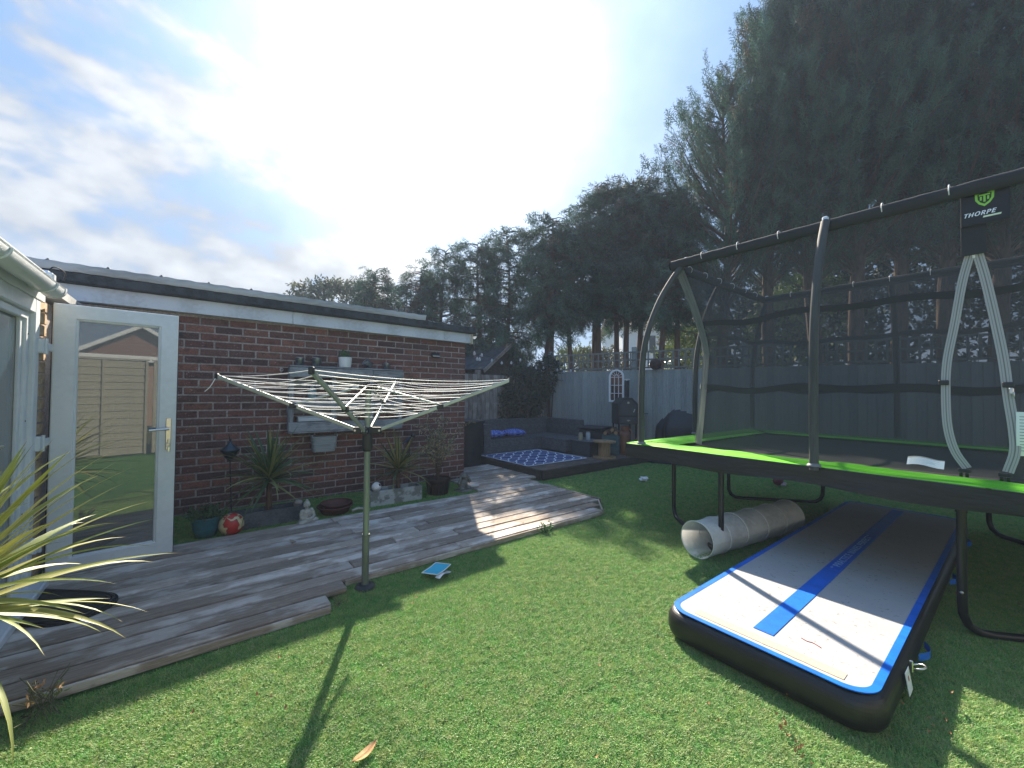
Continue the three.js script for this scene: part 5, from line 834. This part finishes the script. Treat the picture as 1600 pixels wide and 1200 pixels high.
  const fs = new THREE.Shape(); fs.moveTo(-.16, 0); fs.lineTo(.16, 0); fs.lineTo(.16, .52); fs.absarc(0, .52, .16, 0, Math.PI); fs.lineTo(-.16, 0); const fh = new THREE.Path(); fh.moveTo(-.13, .03); fh.lineTo(.13, .03); fh.lineTo(.13, .52); fh.absarc(0, .52, .13, 0, Math.PI); fh.lineTo(-.13, .03); fs.holes.push(fh);
  part(am, 'frame', new THREE.ExtrudeGeometry(fs, { depth: .025, bevelEnabled: true, bevelSize: .003, bevelThickness: .003, bevelSegments: 1, curveSegments: 18 }).translate(0, 0, .02), fm);
  const ms = new THREE.Shape(); ms.moveTo(-.135, .02); ms.lineTo(.135, .02); ms.lineTo(.135, .52); ms.absarc(0, .52, .135, 0, Math.PI); ms.lineTo(-.135, .02); part(am, 'mirror_glass', new THREE.ShapeGeometry(ms, 18).translate(0, 0, .024), std(L(.25, .26, .27), .08, { metalness: .9 }));
  for (const x of [-.045, .045]) part(am, 'glazing_bar', cbox(.012, .50, .014, .002, x, .275, .033), fm); for (const y of [.18, .35, .52]) part(am, 'glazing_bar', cbox(.262, .012, .012, .002, 0, y, .034), fm);
  for (const a of [.55, 1.05, 1.57, 2.09, 2.59]) part(am, 'glazing_bar', rod(V(Math.cos(a) * .045, .52 + Math.sin(a) * .045, .034), V(Math.cos(a) * .132, .52 + Math.sin(a) * .132, .034), .005), fm); part(am, 'glazing_bar', new THREE.TorusGeometry(.045, .005, 6, 16, Math.PI).translate(0, .52, .034), fm);
  // rusty ball on a bracket
  const hb = thing('hanging_ball', 'rusty metal ball hanging from a bracket on the fence post', 'ornament', [3.93, 1.88, .72]); part(hb, 'ball', ball(.115, 0, 0, 0, 1, .95, 1, 28), std(0xffffff, .8, { map: smudge(671, [.33, .22, .18], [.22, .16, .14], 8), bumpMap: brickBump, bumpScale: .008 })); part(hb, 'hanger', rod(V(0, .1, 0), V(0, .2, 0), .004), M.blackSteel); part(hb, 'bracket', merge([rod(V(0, .2, 0), V(.12, .2, .05), .008), rod(V(.02, .19, .01), V(.12, .05, .05), .006)]), M.blackSteel);
  // covered barbecue
  const bq = thing('covered_barbecue', 'kettle barbecue under a black fabric cover on a wheeled stand', 'barbecue', [4.38, .012, 1.05], -1.2);
  part(bq, 'cover', grid(72, 26, (u, v) => { const a = u * 2 * Math.PI, q = e => Math.sign(e) * Math.pow(Math.abs(e), .75), hgt = 1.22 - Math.pow(v, 1.55) * .98, rad = v < .001 ? 0 : Math.pow(clamp(v * 1.4), .62) * (.88 + .26 * v), fold = 1 + .07 * Math.sin(a * 7 + v * 2) * step(.15, 1, v) + .05 * Math.sin(a * 13 + 1) * step(.4, 1, v); return V(q(Math.cos(a)) * .47 * Math.min(1.1, rad) * fold, hgt + .03 * Math.sin(a * 5) * v, q(Math.sin(a)) * .40 * Math.min(1.06, rad) * fold); }), std(L(.016, .018, .021), .5));
  for (const [x, z] of [[-.3, .2], [.3, .2], [-.3, -.2], [.3, -.2]]) part(bq, 'leg', rod(V(x, .07, z), V(x, .4, z), .012), M.galv); part(bq, 'lower_shelf', merge([rod(V(-.3, .16, .2), V(.3, .16, .2), .006), rod(V(-.3, .16, -.2), V(.3, .16, -.2), .006), ...[-.2, -.1, 0, .1, .2].map(x => rod(V(x, .16, .2), V(x, .16, -.2), .004))]), M.galv);
  for (const [x, z] of [[-.3, .2], [.3, .2], [-.3, -.2], [.3, -.2]]) part(bq, 'wheel', new THREE.TorusGeometry(.035, .014, 8, 18).translate(x, .05, z), M.rubber);
  one('rubber_ground_mat', cbox(1.5, .008, .95, .003).rotateY(-1.2).translate(4.1, .02, 1.15), M.rubber, 'black rubber mat on the lawn under the covered barbecue', 'mat');
  // bins behind the wall corner
  const bn = thing('storage_bin', 'dark plastic bin tucked behind the wall corner', 'bin', [.42, .05, -.72], .1); part(bn, 'body', new THREE.CylinderGeometry(.34, .29, .72, 4).rotateY(Math.PI / 4).translate(0, .36, 0), M.dark); part(bn, 'lid', cbox(.54, .05, .54, .012, 0, .745, 0), M.blackPlastic); part(bn, 'lid_handle', cbox(.3, .03, .03, .008, 0, .75, .285), M.blackPlastic);
  const wb = thing('green_sack', 'dark green garden sack beside the sofa arm', 'sack', [.70, .15, -1.25]); part(wb, 'sack', grid(40, 16, (u, v) => { const a = u * 2 * Math.PI, r = .16 * Math.pow(Math.sin(Math.PI * clamp(.1 + v * .88)), .45) * (1 + .07 * Math.sin(a * 5 + v * 6)); return V(Math.cos(a) * r, v * .6, Math.sin(a) * r); }), std(L(.02, .045, .03), .6)); part(wb, 'tie', new THREE.TorusGeometry(.06, .008, 6, 16).rotateX(Math.PI / 2).translate(0, .58, 0), M.blackPlastic);
  // festoon lights, unlit
  const fl = thing('string_lights', 'string of unlit white bulbs draped along the brown fence top', 'string lights');
  const sups = [V(.11, 2.14, -.02), V(1.3, 2.1, -1.5), V(2.3, 2.06, -1.5), V(3.2, 1.98, -1.5), V(3.45, 1.92, -.9)], cable = [];
  for (let k = 0; k < sups.length - 1; k++) for (let i = 0; i < 8; i++) { const q = i / 8; cable.push(sups[k].clone().lerp(sups[k + 1], q).add(V(0, -.16 * 4 * q * (1 - q) * (k ? .7 : 1.1), 0))); } cable.push(sups[sups.length - 1]);
  part(fl, 'cable', smoothTube(cable, .004, 120, 5), M.blackPlastic);
  const bulbM = phy(L(.75, .77, .78), .2, { transmission: .5, thickness: 0 }); cable.forEach((p, i) => { if (i % 2) return; const b = part(fl, 'bulb', lathe([[0, -.075], [.018, -.07], [.026, -.05], [.022, -.03], [.011, -.015], [.011, 0], [0, 0]], 14).translate(p.x, p.y - .02, p.z), bulbM); part(b, 'socket', cyl(.012, .012, .025, p.x, p.y - .01, p.z, 10), M.blackPlastic); });
}

// ---------------------------------------------------------------- foreground
{
  rnd = mulberry(151);
  // door mat: long with a rounded end
  const ms = new THREE.Shape(); ms.moveTo(-.3, -.17); ms.lineTo(.12, -.17); ms.absarc(.12, 0, .17, -Math.PI / 2, Math.PI / 2); ms.lineTo(-.3, .17);
  const dm = thing('door_mat', 'black rubber door mat with a rounded end on the decking', 'mat', [-3.80, .0505, 1.82], -.75);
  part(dm, 'mat', boxUV(new THREE.ExtrudeGeometry(ms, { depth: .012, bevelEnabled: true, bevelSize: .004, bevelThickness: .003, bevelSegments: 2, curveSegments: 20 }).rotateX(-Math.PI / 2), 2), M.rubber);
  const rim = new THREE.CurvePath(); part(dm, 'raised_rim', smoothTube([V(-.28, .018, .155), V(.12, .018, .155), V(.23, .018, .11), V(.272, .018, 0), V(.23, .018, -.11), V(.12, .018, -.155), V(-.28, .018, -.155)], .006, 50, 6), M.blackPlastic);
  // planter and big spiky plant at the left edge
  const pl = thing('slatted_planter', 'black slatted planter at the bottom left edge of the picture', 'planter', [-3.99, 0, 2.94], 0);
  for (const [x, z, w, d] of [[.17, 0, .016, .4], [-.17, 0, .016, .4], [0, .192, .34, .016], [0, -.192, .34, .016]]) for (let r = 0; r < 4; r++) part(pl, 'slat', moved(plank(w, .055, d, w > d ? 0 : 2, .003), x, .04 + r * .064, z), M.dark);
  part(pl, 'soil', earth(.32, .36, 0, .22, 0), M.soil);
  cordyline('spiky_plant', 'large yellow-green spiky plant in the foreground at the left edge', [-3.92, .50, 2.86], 135, .64, .036, [[.50, .54, .24], [.62, .62, .34], [.42, .48, .20]], null, true, .28);
  // weeds
  const wd = thing('weed_tuft', 'dry wispy weeds growing at the decking edge by the planter', 'weeds', [-3.66, 0, 2.80]); const g = [], gl = [], c = new THREE.Color();
  for (let i = 0; i < 26; i++) { const a = rr(0, 6.28), o = rr(.02, .12), h = rr(.04, .18); g.push(smoothTube([V(rr(-.07, .07), 0, rr(-.07, .07)), V(Math.cos(a) * o * .4, h * .6, Math.sin(a) * o * .4), V(Math.cos(a) * o, h, Math.sin(a) * o)], .0016, 8, 3)); if (i % 2) gl.push([V(Math.cos(a) * o * .7, h * .7, Math.sin(a) * o * .7), V(rr(-1, 1), .6, rr(-1, 1)), rr(.05, .09), c.setRGB(.2 * rr(.6, 1.4), .2 * rr(.6, 1.2), .07).clone()]); }
  part(wd, 'stalks', merge(g), std(L(.12, .12, .07), .9)); instances(wd, 'leaves', LEAFY, FOL, gl);
  const w2 = thing('weed_tuft', 'small green weed at the decking edge near the sunlit patch', 'weeds', [-.62, 0, 2.45]); const l2 = []; for (let i = 0; i < 22; i++) l2.push([V(rr(-.05, .05), .01, rr(-.02, .04)), V(rr(-1, 1), .5, rr(-.5, 1)), rr(.06, .12), c.setRGB(.05, .13 * rr(.7, 1.3), .03).clone()]); instances(w2, 'leaves', LEAFY, FOL, l2); part(w2, 'root', rod(V(0, -.01, 0), V(0, .05, 0), .006, .003), M.bark);
  const w3 = thing('weed_tuft', 'dry grass tuft at the step in the decking edge', 'weeds', [-2.50, 0, 2.66]); const g3 = []; for (let i = 0; i < 26; i++) { const a = rr(0, 6.28); g3.push(rod(V(rr(-.05, .05), 0, rr(-.05, .05)), V(Math.cos(a) * .05, rr(.03, .09), Math.sin(a) * .05), .0014, .0006, 3)); } part(w3, 'stalks', merge(g3), std(L(.2, .19, .09), .9)); part(w3, 'root', rod(V(0, -.01, 0), V(0, .02, 0), .012, .006), M.soil);
  // turquoise card
  const tc = thing('turquoise_card', 'turquoise and white folded card lying on the shaded lawn', 'card', [-1.83, .028, 2.62], .5);
  const cd = grid(10, 8, (u, v) => V((u - .5) * .17, .004 + .012 * Math.pow(u - .3, 2) + .01 * v * v, (v - .5) * .125)); part(tc, 'face', cd, std(0xffffff, .5, { map: smudge(681, [.05, .66, .78], [.07, .70, .82], 6) }));
  part(tc, 'border', merge([smoothTube([V(-.087, .006, -.064), V(0, .004, -.064), V(.087, .010, -.064)], .0035, 12, 5), smoothTube([V(-.087, .016, .064), V(0, .013, .066), V(.087, .02, .064)], .0035, 12, 5), rod(V(-.087, .006, -.064), V(-.087, .016, .064), .0035), rod(V(.087, .010, -.064), V(.087, .02, .064), .0035)]), M.white);
  part(tc, 'under_sheet', grid(8, 4, (u, v) => V((u - .62) * .15, -.004 + .012 * Math.sin(u * 5), .05 + v * .04)), M.white);
  // fallen leaf and litter
  const leafG = (l, w) => grid(10, 6, (u, v) => { const h = w * Math.pow(Math.sin(Math.PI * clamp(u * .97 + .015)), .8); return V((u - .5) * l, .012 * Math.pow(2 * u - 1, 2) + .18 * Math.abs(v - .5) * w, (v - .5) * h); });
  const fl = thing('fallen_leaf', 'large tan fallen leaf on the sunlit lawn at the bottom', 'leaf', [-2.71, .02, 3.77], .35); const bl = part(fl, 'blade', leafG(.105, .034), std(0xffffff, .75, { map: smudge(691, [.74, .58, .38], [.64, .48, .30], 9) })); part(bl, 'midrib', smoothTube([V(-.06, .012, 0), V(0, .003, 0), V(.05, .011, 0)], .0011, 10, 4), std(L(.3, .2, .11), .8));
  const small = [leafG(.02, .009), leafG(.014, .006)], lit = [];
  for (let i = 0; i < 90; i++) { const x = rr(-3.4, 1), z = rr(2.5, 5.2); if (onDeck(x, z)) continue; lit.push(moved(small[i % 2].clone(), x, rr(.022, .032), z, rr(-.5, .5), rr(0, 6), rr(-.5, .5))); }
  for (let i = 0; i < 16; i++) { const q = i / 15; for (let j = 0; j < 2; j++) lit.push(moved(small[1].clone(), -1.37 - q * .17 + rr(-.01, .01), .03, 4.60 + q * .17 + .02 * Math.sin(i), rr(-.4, .4), rr(0, 6), 0)); }
  for (let i = 0; i < 14; i++) lit.push(moved(small[1].clone(), -.9 + rr(-.15, .1), .03, 4.95 + rr(-.1, .1), rr(-.4, .4), rr(0, 6), 0));
  const lm = new THREE.Mesh(merge(lit), std(0xffffff, .8, { map: smudge(695, [.66, .49, .33], [.52, .37, .24], 9) })); lm.name = 'leaf_litter'; scene.add(lm); tag(lm, 'scattered brown bits of dry leaf on the lawn', 'leaf litter', null, 'stuff');
  const dl = []; for (let i = 0; i < 26; i++) dl.push(moved(small[i % 2].clone(), rr(-3.3, .4), DECK.y + .006, rr(1.1, 2.3), rr(-.2, .2), rr(0, 6), 0)); const dmh = new THREE.Mesh(merge(dl), std(L(.4, .34, .26), .9)); dmh.name = 'deck_litter'; scene.add(dmh); tag(dmh, 'scattered pale leaf bits on the decking', 'leaf litter', null, 'stuff');
  for (const [x, z, y, r, lab] of [[-2.62, .98, .03, .3, 'tan dry leaf on the bed edge beside the red ball'], [-2.55, 1.5, .056, 2, 'pale curled leaf lying on the decking left of the clothes line pole']]) { const f = thing('fallen_leaf', lab, 'leaf', [x, y, z], r); part(f, 'blade', leafG(.09, .03), std(L(.36, .28, .19), .8)); part(f, 'midrib', rod(V(-.045, .01, 0), V(.04, .008, 0), .001), std(L(.3, .2, .12), .8)); }
  // small things on the far lawn
  const ty = thing('soft_toy', 'small dark red toy lying on the lawn beneath the trampoline', 'toy', [3.3, .03, 3.05], .4); part(ty, 'body', merge([ball(.07, 0, .05, 0, 1.1, .8, .9), ball(.045, .07, .07, .03), ball(.03, .0, .12, 0)]), std(L(.14, .025, .035), .8)); part(ty, 'feet', merge([ball(.025, .05, .018, .08, 1, .7, 1.3), ball(.025, -.06, .018, .06, 1, .7, 1.3)]), std(L(.5, .38, .38), .8));
  const pp = new THREE.IcosahedronGeometry(.05, 3); { const q = pp.attributes.position; for (let i = 0; i < q.count; i++) { const k = .6 + .9 * vn(q.getX(i) * 50 + 9, q.getY(i) * 50 + q.getZ(i) * 50 + 9, 1e6, 1e6, 12); q.setXYZ(i, q.getX(i) * k * 1.3, q.getY(i) * k * .6, q.getZ(i) * k); } pp.computeVertexNormals(); } one('crumpled_paper', pp.translate(2.0, .05, 1.75), M.white, 'white crumpled scrap on the lawn in front of the platform', 'paper');
}

scene.traverse(o => { if (o.isMesh) { o.castShadow = true; o.receiveShadow = true; } });
renderer.render(scene, camera);
